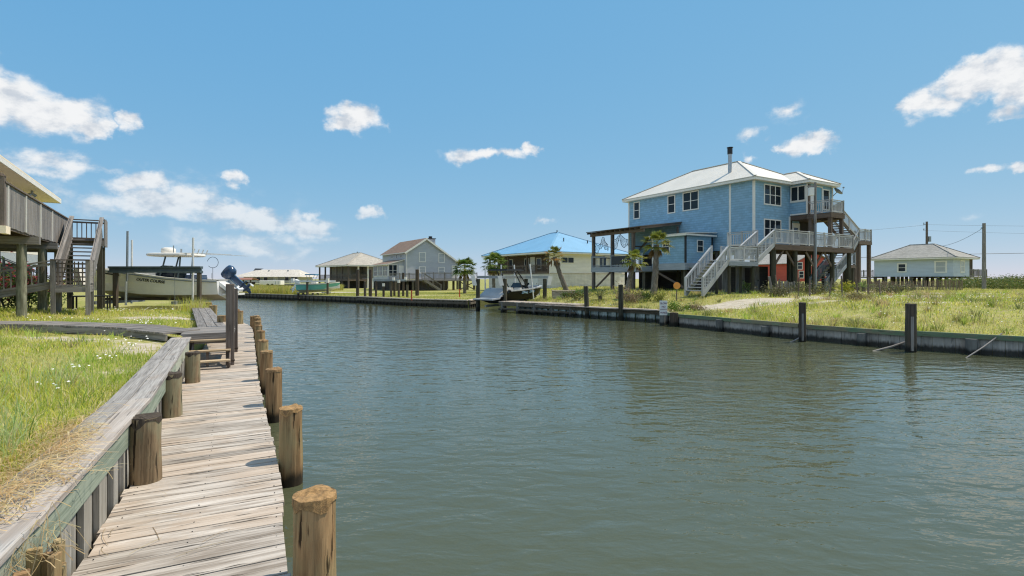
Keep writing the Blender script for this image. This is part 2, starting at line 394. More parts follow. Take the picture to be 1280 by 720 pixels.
def railing(parent, pts, h, mat, gap=.15, post=1.9, bal=.035, name='railing', solid=None, pw=.1):
    mb = MB()
    for p0, p1 in zip(pts[:-1], pts[1:]):
        p0, p1 = V(p0), V(p1); d = p1-p0; l = V((d.x, d.y, 0)).length
        up = V((0,0,1)); k = max(1, round(l/post))
        for i in range(k+1):
            q = p0+d*i/k; mb.box((q.x-pw/2, q.y-pw/2, q.z-.12), (q.x+pw/2, q.y+pw/2, q.z+h+.06))
        mb.bar(p0+up*h, p1+up*h, .13, .045); mb.bar(p0+up*(h-.12), p1+up*(h-.12), .045, .08); mb.bar(p0+up*.1, p1+up*.1, .045, .08)
        if gap:
            n = max(1, int(l/gap))
            for i in range(1, n):
                q = p0+d*i/n; mb.box((q.x-bal/2, q.y-bal/2, q.z+.12), (q.x+bal/2, q.y+bal/2, q.z+h-.12))
    return mb.build(name, mat, parent)
def stairs(parent, p0, p1, side, width, mat, n=None, name='stairs', smat=None):
    """treads between two stringers, p0 foot and p1 head of one stringer, side = unit vector across"""
    p0, p1, s = V(p0), V(p1), V(side).normalized()*width; d = p1-p0; n = n or max(2, round(d.z/.19)); mb = MB()
    for k in (0, 1): mb.bar(p0+s*k, p1+s*k, .06, .26, smat or mat)
    w = V((d.x, d.y, 0)).normalized()
    for i in range(1, n+1):
        q = p0+d*(i/n)+s/2; q = q-w*.12+V((0,0,.06))
        mb.obox(q, (w*.15, s/2, V((0,0,.022))), mat)
    return mb.build(name, mat, parent)
def hip(parent, x0, x1, y0, y1, ze, pitch, mat, over=.5, fascia=.18, name='roof', fmat=None, th=.05):
    """hip roof over a rectangle; the ridge follows the longer side"""
    X0, X1, Y0, Y1 = x0-over, x1+over, y0-over, y1+over; lx, ly = X1-X0, Y1-Y0; r = min(lx, ly)/2; zr = ze+r*pitch
    a, b_, c, d = V((X0,Y0,ze)), V((X1,Y0,ze)), V((X1,Y1,ze)), V((X0,Y1,ze))
    if lx >= ly: e, f = V((X0+r,(Y0+Y1)/2,zr)), V((X1-r,(Y0+Y1)/2,zr)); faces = [(a,b_,f,e),(c,d,e,f),(d,a,e),(b_,c,f)]
    else: e, f = V(((X0+X1)/2,Y0+r,zr)), V(((X0+X1)/2,Y1-r,zr)); faces = [(b_,c,f,e),(d,a,e,f),(a,b_,e),(c,d,f)]
    if abs(lx-ly) < .01: faces = [(a,b_,e),(b_,c,e),(c,d,e),(d,a,e)]
    mb = MB()
    for fc in faces: mb.slab(fc, th, mat, udir=fc[1]-fc[0])
    for p, q in ((a,e),(b_,e if lx < ly else f),(c,f),(d,f if lx < ly else e),(e,f)):     # ridge caps
        if (p-q).length > .05: mb.bar(p+V((0,0,.03)), q+V((0,0,.03)), .22, .03, mat)
    o = mb.build(name, mat, parent)
    fb = MB(); zt = ze-th-.004
    i = .03
    fb.box((X0+i,Y0+i,zt-fascia),(X1-i,Y0+i+.04,zt)); fb.box((X0+i,Y1-i-.04,zt-fascia),(X1-i,Y1-i,zt))
    fb.box((X0+i,Y0+i+.04,zt-fascia),(X0+i+.04,Y1-i-.04,zt)); fb.box((X1-i-.04,Y0+i+.04,zt-fascia),(X1-i,Y1-i-.04,zt))
    fb.box((X0+i+.04,Y0+i+.04,zt-fascia+.02),(X1-i-.04,Y1-i-.04,zt-fascia+.05))
    fb.build('fascia', fmat or M['white'], o)
    return o
def posts(parent, pts, z0, z1, w, mat, name='piling', rounded=False):
    for p in pts:
        mb = MB(); a, b_ = (z0(p) if callable(z0) else z0), z1
        if rounded: mb.tube([(p[0],p[1],a),(p[0],p[1],(a+b_)/2),(p[0],p[1],b_)], [w/2, w/2*.97, w/2*.92], 10, wob=.1)
        else: mb.box((p[0]-w/2,p[1]-w/2,a),(p[0]+w/2,p[1]+w/2,b_))
        mb.build(name, mat, parent)
SKY_DUST, SKY_OZONE, SKY_STR, SUN_STR, EXPO, CLOUD_LUM = 0.0, 8.0, .10, 4.0, 0.18, 8.1
# ================================================================ SETTING
LEFT = [(.05,-4.2),(-1.80,0),(-3.08,2.76),(-4.40,5.6),(-7.87,12),(-8.95,14),(-10.6,18),(-12.0,20.5),(-13.4,23.2),(-15.2,26.0),
        (-22.0,26.7),(-22.6,31.2),(-18.4,31.4),(-22,38),(-36,52),(-64,64),(-300,100),(-300,-60),(.05,-60)]
RIGHT = [(45,-24),(30,-2.5),(20.5,10.7),(16.4,16.4),(14.05,18.35),(11.85,21.4),(8.75,27.1),(8.5,29.6),(2.7,35.3),(.6,38.2),(.5,40.2),(3.0,46.6),
         (-3.2,46.6),(-3.7,44.0),(-9.85,47.8),(-15.8,53.4),(-25,60.2),(-36.8,68.5),(-80,88),(-300,150),(-700,400),(-700,900),(900,900),(900,-60),(45,-60)]
def seg_dist(x, y, pts):
    x = np.asarray(x, float); y = np.asarray(y, float); d = np.full(x.shape, 1e9)
    for (ax, ay), (bx, by) in zip(pts[:-1], pts[1:]):
        ux, uy = bx-ax, by-ay; t = np.clip(((x-ax)*ux+(y-ay)*uy)/(ux*ux+uy*uy), 0, 1)
        d = np.minimum(d, np.hypot(x-ax-t*ux, y-ay-t*uy))
    return d
def inside(x, y, poly):
    c = np.zeros(np.shape(x), bool); n = len(poly)
    for i in range(n):
        (x1, y1), (x2, y2) = poly[i], poly[(i+1) % n]
        if y1 == y2: continue
        c ^= ((y1 > y) != (y2 > y)) & (x < (x2-x1)*(y-y1)/(y2-y1)+x1)
    return c
def sst(x, a, b): t = np.clip((x-a)/(b-a), 0, 1); return t*t*(3-2*t)
def wob(x, y, s=1.0): return (np.sin(x*1.3*s+y*.7*s+.5)+np.sin(x*.53*s-y*1.1*s+2.1)+np.sin(x*2.3*s+y*2.9*s)*.5)/2.5
SEG_L, SEG_R = LEFT[:15], RIGHT[:21]
def hL(x, y):
    d = seg_dist(x, y, SEG_L); return .86+.12*sst(d, .1, 1.5)+.42*sst(d, 2.5, 9)*sst(y, 3, 16)+.035*wob(x, y, .8)*sst(d, .3, 2)
def hR(x, y):
    d = seg_dist(x, y, SEG_R); w = sst(np.asarray(x, float), -6, 9)
    return .62+.06*sst(d, .2, 2)+(.70*w)*sst(d, .4, 6.5)+.05*wob(x, y, .45)*sst(d, .5, 4)+.25*sst(d, 40, 120)
def zL(x, y): return float(hL(np.array([x]), np.array([y]))[0])
def zR(x, y): return float(hR(np.array([x]), np.array([y]))[0])
# bare sandy places: x, y, rx, ry, strength
SAND_R = [(26,33,6,1.4,.95),(33,34.5,5,1.2,.95),(22,29.5,4,1.0,.8),(31,27,6,1.0,.75),(19.5,23.6,3,.8,.7),(24,37.5,5,1.3,.7),(38,31,6,1.2,.8),(16,22,2,.6,.5),(13.5,29.0,5.2,1.7,1.0),(17,26.5,3,.9,.6),(26,31,7,1.3,.85),(20,24,3,.7,.45),(30,38,9,1.8,.7),(17.8,31.5,2.2,2.6,.7),(31,46,5,4,.9),(34,28,8,1.0,.6),(-9,56,5,1.3,.5),(-24,66,7,2,.9),(25,20,5,.7,.5)]
SAND_L = [(-9.3,12.9,1.3,.9,.95),(-11.6,13.2,1.8,.6,.75),(-13.6,20.2,1.9,.8,.85),(-8.4,11.2,.8,1.2,.6),(-6.8,9.2,.6,1.0,.45),(-16.5,22.5,2.5,.5,.4),(-13.5,25.3,2.5,.5,.5)]
def sand(x, y, lst):
    s = np.zeros(np.shape(x)); nz = wob(x, y, 2.2)*.35+wob(y, x, 5.1)*.3
    for cx, cy, rx, ry, k in lst: s = np.maximum(s, k*sst(1.25-np.hypot((x-cx)/rx, (y-cy)/ry)+nz, .1, .75))
    return s
def land(name, poly, hf, lst, rings):
    pts = [V(p) for p in poly]; edges = [(i, (i+1) % len(poly)) for i in range(len(poly))]
    ex = []
    for r0, r1, st in rings:
        for r in np.arange(r0, r1, st):
            k = max(16, int(2*PI*r/st/3))
            for a in np.linspace(-1.35, 1.35, k): ex.append((r*math.sin(a), r*math.cos(a)))
    ex = np.array(ex); seg = poly+[poly[0]]
    ex = ex[inside(ex[:,0], ex[:,1], poly)]; ex = ex[seg_dist(ex[:,0], ex[:,1], seg) > .25]
    for a, b_ in zip(seg[:-1], seg[1:]): pass
    vs, es, fs, *_ = delaunay_2d_cdt(pts+[V(p) for p in ex], edges, [], 1, 1e-5)
    xy = np.array([(v.x, v.y) for v in vs]); z = hf(xy[:,0], xy[:,1])
    v3 = np.column_stack([xy, z]); faces = [tuple(f) for f in fs]
    n = len(v3); nb = len(poly); sk = np.array([(p[0], p[1], -1.5) for p in poly]); top = np.array([(p[0], p[1], hf(np.array([p[0]]), np.array([p[1]]))[0]) for p in poly])
    v3 = np.vstack([v3, top, sk])
    for i in range(nb): j = (i+1) % nb; faces.append((n+j, n+i, n+nb+i, n+nb+j))
    o = raw(name, v3, faces, M['ground'])
    s = np.concatenate([sand(xy[:,0], xy[:,1], lst), np.zeros(2*nb)])
    at = o.data.attributes.new('sand', 'FLOAT', 'POINT')
    if len(o.data.vertices) == len(s): at.data.foreach_set('value', s.astype(np.float32))
    tag(o, kind='structure'); return o
m, nt, b = _new('sandy_turf_ground'); M['ground'] = m
pos = N(nt, 'ShaderNodeNewGeometry').outputs['Position']
at = N(nt, 'ShaderNodeAttribute'); at.attribute_name = 'sand'
n1 = noise_node(nt, pos, .35, 6, .65); n2 = noise_node(nt, pos, 3.0, 6, .7); n3 = noise_node(nt, pos, 22, 3, .6)
turf = mixc(nt, ramp(nt, n1, .35, .65), (.26,.28,.06), (.40,.37,.13))
turf = mixc(nt, ramp(nt, n2, .45, .7), turf, (.40,.34,.18))
turf = mixc(nt, ramp(nt, n3, .5, .72), turf, (.11,.14,.028))
sc = mixc(nt, ramp(nt, n2, .3, .7), (.40,.345,.26), (.58,.52,.43)); sc = mixc(nt, ramp(nt, n3, .55, .75), sc, (.30,.25,.16))
sf = ramp(nt, mth(nt, 'ADD', at.outputs['Fac'], mth(nt, 'MULTIPLY', mth(nt, 'SUBTRACT', n2, .5), .9)), .3, .62)
L(nt, mixc(nt, sf, turf, sc), b.inputs['Base Color']); b.inputs['Roughness'].default_value = .95; b.inputs['Specular IOR Level'].default_value = .15
bump(nt, b, mth(nt, 'ADD', n2, mth(nt, 'MULTIPLY', n3, .4)), .6, .06)
RG = [(1.2,14,.45),(14,34,.9),(34,70,1.7),(70,140,5),(140,900,40)]
land('ground', LEFT, hL, SAND_L, RG); land('ground', RIGHT, hR, SAND_R, RG)
# water: one sheet to the horizon, murky green with wind ripples
m, nt, b = _new('canal_water'); M['water'] = m
pos = N(nt, 'ShaderNodeNewGeometry').outputs['Position']
b.inputs['Base Color'].default_value = (.078,.087,.050,1); b.inputs['Roughness'].default_value = .03; b.inputs['IOR'].default_value = 1.45
def rot_noise(ang, sc, st, det, ro=.5):
    mp = N(nt, 'ShaderNodeMapping'); mp.inputs['Rotation'].default_value = (0,0,ang); mp.inputs['Scale'].default_value = (sc*st, sc, 1); L(nt, pos, mp.inputs['Vector'])
    n = N(nt, 'ShaderNodeTexNoise', Scale=1.0, Detail=det, Roughness=ro, Distortion=.35); L(nt, mp.outputs[0], n.inputs['Vector']); return n.outputs['Fac']
w1 = rot_noise(R(-16), 1.7, .5, 2); w2 = rot_noise(R(9), 3.9, .52, 3); w3 = rot_noise(R(-28), 9.0, .6, 2); w0 = rot_noise(R(20), .22, .7, 2)
gust = ramp(nt, rot_noise(R(25), .07, .5, 3), .35, .65)
h = mth(nt, 'ADD', mth(nt, 'ADD', mth(nt, 'MULTIPLY', w1, .42), mth(nt, 'MULTIPLY', w2, mth(nt, 'ADD', .30, mth(nt, 'MULTIPLY', gust, .14)))), mth(nt, 'ADD', mth(nt, 'MULTIPLY', w3, .07), mth(nt, 'MULTIPLY', w0, .25)))
bp = N(nt, 'ShaderNodeBump', Strength=1.0, Distance=.078); L(nt, h, bp.inputs['Height']); L(nt, bp.outputs[0], b.inputs['Normal'])
mb = MB(); mb.poly([(-6000,-300,0),(6000,-300,0),(6000,6000,0),(-6000,6000,0)]); tag(mb.build('water', M['water']), kind='structure')
# ---------------------------------------------------------------- sky, clouds, sun
SUN = V((.92, .38, 0)).normalized()*math.cos(R(60))+V((0,0,math.sin(R(60))))
w = bpy.data.worlds.new('World'); SC.world = w; w.use_nodes = True; nt = w.node_tree; bg = nt.nodes['Background']
sky = nt.nodes.new('ShaderNodeTexSky'); sky.sky_type = 'NISHITA'; sky.sun_disc = False; sky.sun_elevation = R(60); sky.sun_rotation = math.atan2(SUN.x, SUN.y)
sky.altitude = 0; sky.air_density = .5; sky.dust_density = SKY_DUST; sky.ozone_density = SKY_OZONE
sc_ = N(nt, 'ShaderNodeSeparateColor'); L(nt, sky.outputs[0], sc_.inputs[0]); cc_ = N(nt, 'ShaderNodeCombineColor')   # the sky graded per channel like the photograph's processing
for i, (ref, k, g) in enumerate(((.53, 1.45, .60), (1.09, 3.65, .255), (2.56, 6.15, .07))): L(nt, mth(nt, 'MULTIPLY', mth(nt, 'POWER', mth(nt, 'DIVIDE', sc_.outputs[i], ref), g), k), cc_.inputs[i])
dirv = N(nt, 'ShaderNodeTexCoord').outputs['Generated']
sp = N(nt, 'ShaderNodeSeparateXYZ'); L(nt, dirv, sp.inputs[0])
az = mth(nt, 'ARCTAN2', sp.outputs[0], sp.outputs[1]); el = mth(nt, 'ARCSINE', sp.outputs[2])
cb = N(nt, 'ShaderNodeCombineXYZ'); L(nt, az, cb.inputs[0]); L(nt, el, cb.inputs[1])
wp1 = N(nt, 'ShaderNodeTexNoise', Scale=11.0, Detail=6, Roughness=.6); L(nt, cb.outputs[0], wp1.inputs['Vector'])
wp2 = N(nt, 'ShaderNodeVectorMath', operation='SUBTRACT'); L(nt, wp1.outputs['Color'], wp2.inputs[0]); wp2.inputs[1].default_value = (.5,.5,.5)
wp3 = N(nt, 'ShaderNodeVectorMath', operation='MULTIPLY'); L(nt, wp2.outputs[0], wp3.inputs[0]); wp3.inputs[1].default_value = (.13,.075,0)
wp4 = N(nt, 'ShaderNodeVectorMath', operation='ADD'); L(nt, cb.outputs[0], wp4.inputs[0]); L(nt, wp3.outputs[0], wp4.inputs[1])
def ang(px, py): return math.atan((px-640)/F), math.atan((HZ-py)/math.hypot(F, px-640))
CLOUDS = [(5,120,66,40,1),(62,140,78,30,1),(112,156,34,17,1),(160,151,18,13,.75),(-60,110,80,60,1),
 (80,206,62,20,.62),(140,213,40,13,.5),(70,245,40,22,.3),(180,238,46,18,.85),(214,262,66,18,.85),(262,258,60,22,.9),(318,276,62,20,.9),(386,283,42,15,.85),(384,270,12,9,.7),(300,300,90,20,.5),(250,250,120,40,.3),(340,312,70,12,.4),(120,262,60,22,.35),(410,300,40,10,.35),
 (445,151,37,21,1),(430,158,26,11,.9),(612,193,56,10,.75),(664,184,13,10,.85),(585,196,26,8,.6),(299,220,22,10,.8),(466,266,16,9,.8),(678,277,14,7,.45),
 (1010,177,42,13,1),(1030,170,22,12,1),(985,181,20,8,.8),(1160,128,34,24,1),(1190,110,38,24,1),(1228,95,44,24,1),(1268,98,44,38,1),(1290,85,50,26,1),(1255,140,35,12,.7),
 (1246,212,26,8,.75),(1284,206,22,9,.9),(978,142,28,14,.4),(945,170,24,9,.4),(930,196,12,7,.4),(1190,275,60,9,.28),
 (1500,60,160,80,1),(1700,180,160,50,1),(-320,60,160,70,1),(-500,180,140,45,1)]
mval = None
BACK_FILL = [(2.3,.55,.55,.30),(-2.3,.5,.6,.28),(2.75,1.0,.6,.25),(-2.7,.95,.6,.3),(-1.6,.75,.35,.22),(1.75,.95,.35,.2)]    # unseen white clouds behind the camera, added as fill light for camera-facing walls
for cl in CLOUDS+BACK_FILL:
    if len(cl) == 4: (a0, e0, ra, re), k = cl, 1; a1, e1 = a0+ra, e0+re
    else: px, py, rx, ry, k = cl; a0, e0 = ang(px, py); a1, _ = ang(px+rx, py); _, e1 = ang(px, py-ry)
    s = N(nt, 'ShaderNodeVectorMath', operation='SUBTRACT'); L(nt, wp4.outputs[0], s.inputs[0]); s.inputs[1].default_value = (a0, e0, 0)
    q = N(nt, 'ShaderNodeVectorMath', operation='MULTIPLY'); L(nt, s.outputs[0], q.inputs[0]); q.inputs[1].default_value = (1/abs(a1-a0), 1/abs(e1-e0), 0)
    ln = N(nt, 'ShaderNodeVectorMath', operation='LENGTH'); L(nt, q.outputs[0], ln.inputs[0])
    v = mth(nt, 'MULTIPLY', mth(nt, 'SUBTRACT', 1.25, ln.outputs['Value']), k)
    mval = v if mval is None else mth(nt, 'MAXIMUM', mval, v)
def cnoise(scale, det, off=0):
    mp = N(nt, 'ShaderNodeMapping'); mp.inputs['Scale'].default_value = (1, 1.5, 1); mp.inputs['Location'].default_value = (off, off*.7, 0); L(nt, cb.outputs[0], mp.inputs['Vector'])
    n = N(nt, 'ShaderNodeTexNoise', Scale=scale, Detail=det, Roughness=.58); L(nt, mp.outputs[0], n.inputs['Vector']); return n.outputs['Fac']
fb = cnoise(22, 8); fb2 = cnoise(7, 4, 3.3)
dn = mth(nt, 'ADD', mval, mth(nt, 'ADD', mth(nt, 'MULTIPLY', mth(nt, 'SUBTRACT', fb, .5), 1.8), mth(nt, 'MULTIPLY', mth(nt, 'SUBTRACT', fb2, .5), 1.0)))
dens = mth(nt, 'MULTIPLY', ramp(nt, dn, .0, .80), ramp(nt, mval, .02, .35))
up = cnoise(22, 5, .03)                    # the same billows a little higher up: which side of a billow the sun reaches
lit = ramp(nt, mth(nt, 'ADD', mth(nt, 'SUBTRACT', fb, up), mth(nt, 'MULTIPLY', dn, .06)), -.20, .16)
ccol = mixc(nt, lit, (.66,.71,.78), (1.02,1.02,1.02))
cm = N(nt, 'ShaderNodeVectorMath', operation='SCALE'); L(nt, ccol, cm.inputs[0]); cm.inputs['Scale'].default_value = CLOUD_LUM
vel = ramp(nt, el, R(2), R(12))
L(nt, mixc(nt, mth(nt, 'MULTIPLY', dens, mth(nt, 'ADD', .55, mth(nt, 'MULTIPLY', vel, .4))), cc_.outputs[0], cm.outputs[0]), bg.inputs['Color'])
bg.inputs['Strength'].default_value = SKY_STR
sl = bpy.data.lights.new('sun', 'SUN'); sl.energy = SUN_STR; sl.angle = R(.5); sl.color = (1, .90, .74)
so = bpy.data.objects.new('sun', sl); COL.objects.link(so); so.rotation_euler = SUN.to_track_quat('Z', 'Y').to_euler(); so.location = SUN*60
cam = bpy.data.cameras.new('camera'); cam.sensor_width = 36; cam.lens = 36*F/1280; cam.shift_y = (HZ-360)/1280; cam.clip_end = 9000; cam.clip_start = .05
co = bpy.data.objects.new('camera', cam); COL.objects.link(co); co.location = (0,0,CZ); co.rotation_euler = (R(90),0,0); SC.camera = co
SC.view_settings.view_transform = 'Standard'; SC.view_settings.look = 'None'; SC.view_settings.exposure = EXPO; SC.view_settings.gamma = 1; SC.view_settings.use_curve_mapping = False
SC.render.engine = 'CYCLES'; SC.cycles.use_denoising = True; SC.cycles.max_bounces = 6; SC.cycles.diffuse_bounces = 3; SC.cycles.glossy_bounces = 3; SC.cycles.transparent_max_bounces = 8
SC.cycles.use_adaptive_sampling = True; SC.cycles.adaptive_threshold = .015; SC.cycles.sample_clamp_indirect = 6; SC.cycles.filter_width = 1.2
try: SC.cycles.denoiser = 'OPENIMAGEDENOISE'; SC.cycles.denoising_input_passes = 'RGB_ALBEDO_NORMAL'
except Exception: pass
# ================================================================ NEAR SHORE: dock, bulkhead, landing
DZ = .30
def spline(pts, step):
    out = []; p = [2*V(pts[0])-V(pts[1])]+[V(q) for q in pts]+[2*V(pts[-1])-V(pts[-2])]
    for i in range(1, len(p)-2):
        k = max(1, int((p[i+1]-p[i]).length/step))
        for j in range(k):
            t = j/k; a, b_, c, d = p[i-1:i+3]
            out.append(.5*((2*b_)+(c-a)*t+(2*a-5*b_+4*c-d)*t*t+(3*b_-a-3*c+d)*t**3))
    out.append(p[-2]); return out
EDGE = [(2.05,-3.6),(.2,0),(-1.65,3.85),(-2.76,6.14),(-5.24,10.8),(-6.68,13.6),(-8.97,18.1),(-11.55,23.1),(-13.4,25.9),(-15.2,28.1)]
er = spline(EDGE, .02); cum = [0.0]
for a, b_ in zip(er[:-1], er[1:]): cum.append(cum[-1]+(b_-a).length)
def at_len(s):
    i = min(max(np.searchsorted(cum, s)-1, 0), len(er)-2); t = (s-cum[i])/max(cum[i+1]-cum[i], 1e-6)
    p = er[i].lerp(er[i+1], t); d = (er[min(i+12, len(er)-1)]-er[max(i-12, 0)]).normalized(); return p, d
DW = 1.46
dock = thing('dock', 'weathered board dock running along the left bank above the water', 'dock', (0,0,0))
mb = MB(); st = MB(); s = 0
while s < cum[-1]-.25:
    wd = random.uniform(.19,.245); p, d = at_len(s+wd/2); nl = V((-d.y, d.x)); j0, j1 = random.uniform(-.02,.015), random.uniform(-.03,.03)
    sk = random.uniform(-.006,.006)
    a = V((*(p-nl*j0), DZ-.022+random.uniform(-.004,.004))); c = V((*(p+nl*(DW+j1)), DZ-.022+random.uniform(-.004,.004))); c += V((*(d*sk), 0))
    mb.bar(a, c, wd-random.uniform(.010,.022), .044, M['deck']); s += wd
for off in (.06, DW*.5, DW-.08):
    s = 0
    while s < cum[-1]-.5:
        p, d = at_len(s); q, d2 = at_len(min(s+2.4, cum[-1]-.3)); n1, n2 = V((-d.y,d.x)), V((-d2.y,d2.x))
        st.bar((*(p+n1*off), DZ-.15), (*(q+n2*off), DZ-.15), .06, .2); s += 2.4
st.build('stringer', M['stringer'], dock)
nails = mb; s = 0
for k in range(70):
    p, d = at_len(3.2+k*.2); nl = V((-d.y,d.x))
    for off in (.07, DW*.5, DW-.1):
        q = p+nl*(off+random.uniform(-.02,.02)); nails.tube([(q.x,q.y,DZ-.002),(q.x,q.y,DZ+.004)], .006, 6, M['black'])
mb.build('decking', M['deck'], dock, bevel=.005)
# mooring pilings beyond the dock edge
def piling(name, x, y, r, z0, z1, mat, label, group, n=18, rot=None, sub=True, cat='piling', tilt=(0,0)):
    t = thing(name, label, cat, (x, y, z0), 0, group)
    h = z1-z0; k = 12; mb = MB(); pts = [(tilt[0]*i/k, tilt[1]*i/k, h*i/k) for i in range(k+1)]
    mb.tube(pts, [r*(1.04-.07*i/k) for i in range(k+1)], n, wob=.07, cap=False)
    mb.build('shaft', mat, t)
    tp = MB(); vs = [(tilt[0], tilt[1], h+.008)]; fs = []; uv = []
    rings = 4; ph = random.random()*9
    for q in range(1, rings+1):
        for a in range(n):
            th = 2*PI*a/n; rr = r*.985*q/rings; zz = h+(noise.noise(V((math.cos(th)*2*q/rings+ph, math.sin(th)*2*q/rings, ph)))*.035*(1 if q < rings else .5))
            vs.append((tilt[0]+rr*math.cos(th), tilt[1]+rr*math.sin(th), zz+(.006 if q == rings else .012)))
    for a in range(n): fs.append((0, 1+a, 1+(a+1) % n))
    for q in range(rings-1):
        for a in range(n): fs.append((1+q*n+a, 1+(q+1)*n+a, 1+(q+1)*n+(a+1) % n, 1+q*n+(a+1) % n))
    b0 = 1+(rings-1)*n; base = len(vs)                       # ragged lip down over the shaft
    for a in range(n):
        th = 2*PI*a/n; dz = .025+(.10 if rot else .03)*max(0, noise.noise(V((math.cos(th)*1.9+ph, math.sin(th)*1.9, 3.3)))+.25)
        vs.append((tilt[0]+r*1.012*math.cos(th), tilt[1]+r*1.012*math.sin(th), h-dz))
    for a in range(n): fs.append((b0+a, base+a, base+(a+1) % n, b0+(a+1) % n))
    uv = [[(vs[i][0]*4, vs[i][1]*4) for i in f] for f in fs]
    tp.add(vs, fs, uv, None, None, False); tp.build('top', rot or mat, t)
    return t
RP = [(390,None,618,.155,'nearest mooring piling, with a rotten orange top, beside the dock',1),(361,6.34,510,.135,'tall brown mooring piling, second along the dock from its near end',1),
 (337.3,9.1,461.5,.135,'rounded mooring piling third along the water side of the dock',0),(332,11.3,439,.13,'mooring piling fourth along the water side of the dock',0),
 (328,13.4,425.5,.13,'mooring piling fifth along the water side of the dock',0),(322.5,15.8,413.7,.13,'mooring piling sixth along the water side of the dock',0),
 (321,18.0,406.7,.12,'mooring piling seventh along the dock, first where it bends left',0),(319,19.4,401.7,.12,'mooring piling eighth along the dock, close behind the seventh',0),
 (317,21.3,397.5,.135,'mooring piling at the bend of the dock, ninth from the near end',0),(311,22.8,395,.14,'thick mooring piling past the bend of the dock, tenth from the near end',0),
 (305.5,24.2,395.5,.08,'thin low mooring piling past the bend of the dock',0),(300.5,25.2,389,.13,'mooring piling third from the far end of the dock',0),
 (296,26.4,387,.13,'mooring piling second from the far end of the dock',0),(292.5,27.6,386,.13,'farthest mooring piling at the end of the dock beside the boat engine',0)]
for px, y, py, r, lab, rot in RP:
    y = y or 3.84; x = (px-640)/F*y; zt = CZ-(py-HZ)/F*y
    if y < 25: 
        i = min(range(len(er)), key=lambda i: abs(er[i].y-y)); x = max(x, er[i].x+r+.03)
    piling('mooring_piling', x, y, r, -.7, zt, M['piling'], lab, 'pilings along the water side of the dock', 20 if y < 13 else 12, M['rot'] if rot else None)
# bulkhead with cap board and green wale on the land side
bl = spline([(.42,-4.2),(-1.44,0),(-2.73,2.76),(-4.05,5.6),(-7.5,12),(-8.15,13.2)], .02)
bc = [0.0]
for a, b_ in zip(bl[:-1], bl[1:]): bc.append(bc[-1]+(b_-a).length)
def bat(s):
    i = min(max(np.searchsorted(bc, s)-1, 0), len(bl)-2); p = bl[i].lerp(bl[i+1], (s-bc[i])/max(bc[i+1]-bc[i], 1e-6)); d = (bl[min(i+10, len(bl)-1)]-bl[max(i-10, 0)]).normalized()
    return p, d, V((-d.y, d.x))
bk = thing('bulkhead', 'low timber bulkhead with grey cap board and green wale beside the dock', 'bulkhead', (0,0,0))
CAPZ = 1.02
cp = MB(); gw = MB(); sh = MB(); s = 0; ln = [4.5, 3.64, 3.62, 3.6, 3.6, 9]; 
for l in ln:
    e = min(s+l, bc[-1]); p, d, n_ = bat(s); q, d2, n2 = bat(e-.008); dz = random.uniform(-.006,.006)
    if e-s > .2:
        for o0, o1 in ((-.01,.205),(.212,.43)):
            mid = (o0+o1)/2; cp.bar((*(p+n_*mid), CAPZ-.03+dz), (*(q+n2*mid), CAPZ-.03+dz*.5), o1-o0, .06, M['cap'])
        gw.bar((*(p+n_*.07), CAPZ-.19), (*(q+n2*.07), CAPZ-.19), .11, .235)
    s = e
    if s >= bc[-1]: break
s = 0
while s < bc[-1]-.05:
    wd = random.uniform(.2,.27); p, d, n_ = bat(s+wd/2); off = .10+.045*(int(s*4) % 2)
    a = p-d*(wd/2-.012)+n_*off; c = p+d*(wd/2-.012)+n_*off
    m0 = (a+c)/2; sh.obox((m0.x, m0.y, .12), (V((0,0,.80)), V((*(c-a)/2, 0)), V((*n_*.022, 0)))); s += wd
bd = MB(); s = 0
while s < bc[-1]-.1:
    p, d, n_ = bat(s); e = min(s+1.5, bc[-1]); q, d2, n2 = bat(e); bd.bar((*(p+n_*.20), .10), (*(q+n2*.20), .10), .03, 1.62, M['post']); s = e
bd.build('backing_planks', M['post'], bk)
cp.build('cap_board', M['cap'], bk, bevel=.008); gw.build('wale', M['green'], bk, bevel=.01); sh.build('sheet_planks', M['sheet'], bk)
for px, y, zt, r, lab in ((182,5.66,.995,.15,'squat split piling on the dock against the bulkhead, dark cracked top'),(215,8.32,.98,.14,'grey flat topped piling second along the bulkhead side of the dock'),(241,11.0,.93,.14,'short brown piling on the dock just before the wooden steps')):
    piling('bulkhead_piling', (px-640)/F*y, y, r, -.6, zt, M['oldpiling'], lab, 'pilings along the bulkhead side of the dock', 20, M['lift_post'])
# the broken hollow piling by the camera
hp = thing('bulkhead_piling', 'broken hollow piling stuffed with straw at the near end of the bulkhead', 'piling', (-2.80,2.98,-.6), 0, 'pilings along the bulkhead side of the dock')
mb = MB(); n = 13
for k in range(n):
    a = 2*PI*k/n+.1; r = .165; h = 1.50+random.uniform(-.10,.05)-(.16 if k in (8,9,12) else 0); t = V((-math.sin(a), math.cos(a), 0)); rd = V((math.cos(a), math.sin(a), 0))
    mb.obox(rd*r+V((0,0,h/2)), (V((0,0,h/2)), t*random.uniform(.034,.043), rd*random.uniform(.016,.026)))
mb.build('shell', M['piling'], hp, bevel=.006)
mb = MB(); mb.tube([(0,0,0),(0,0,1.28)], .145, 12); mb.build('core', M['lift_post'], hp)
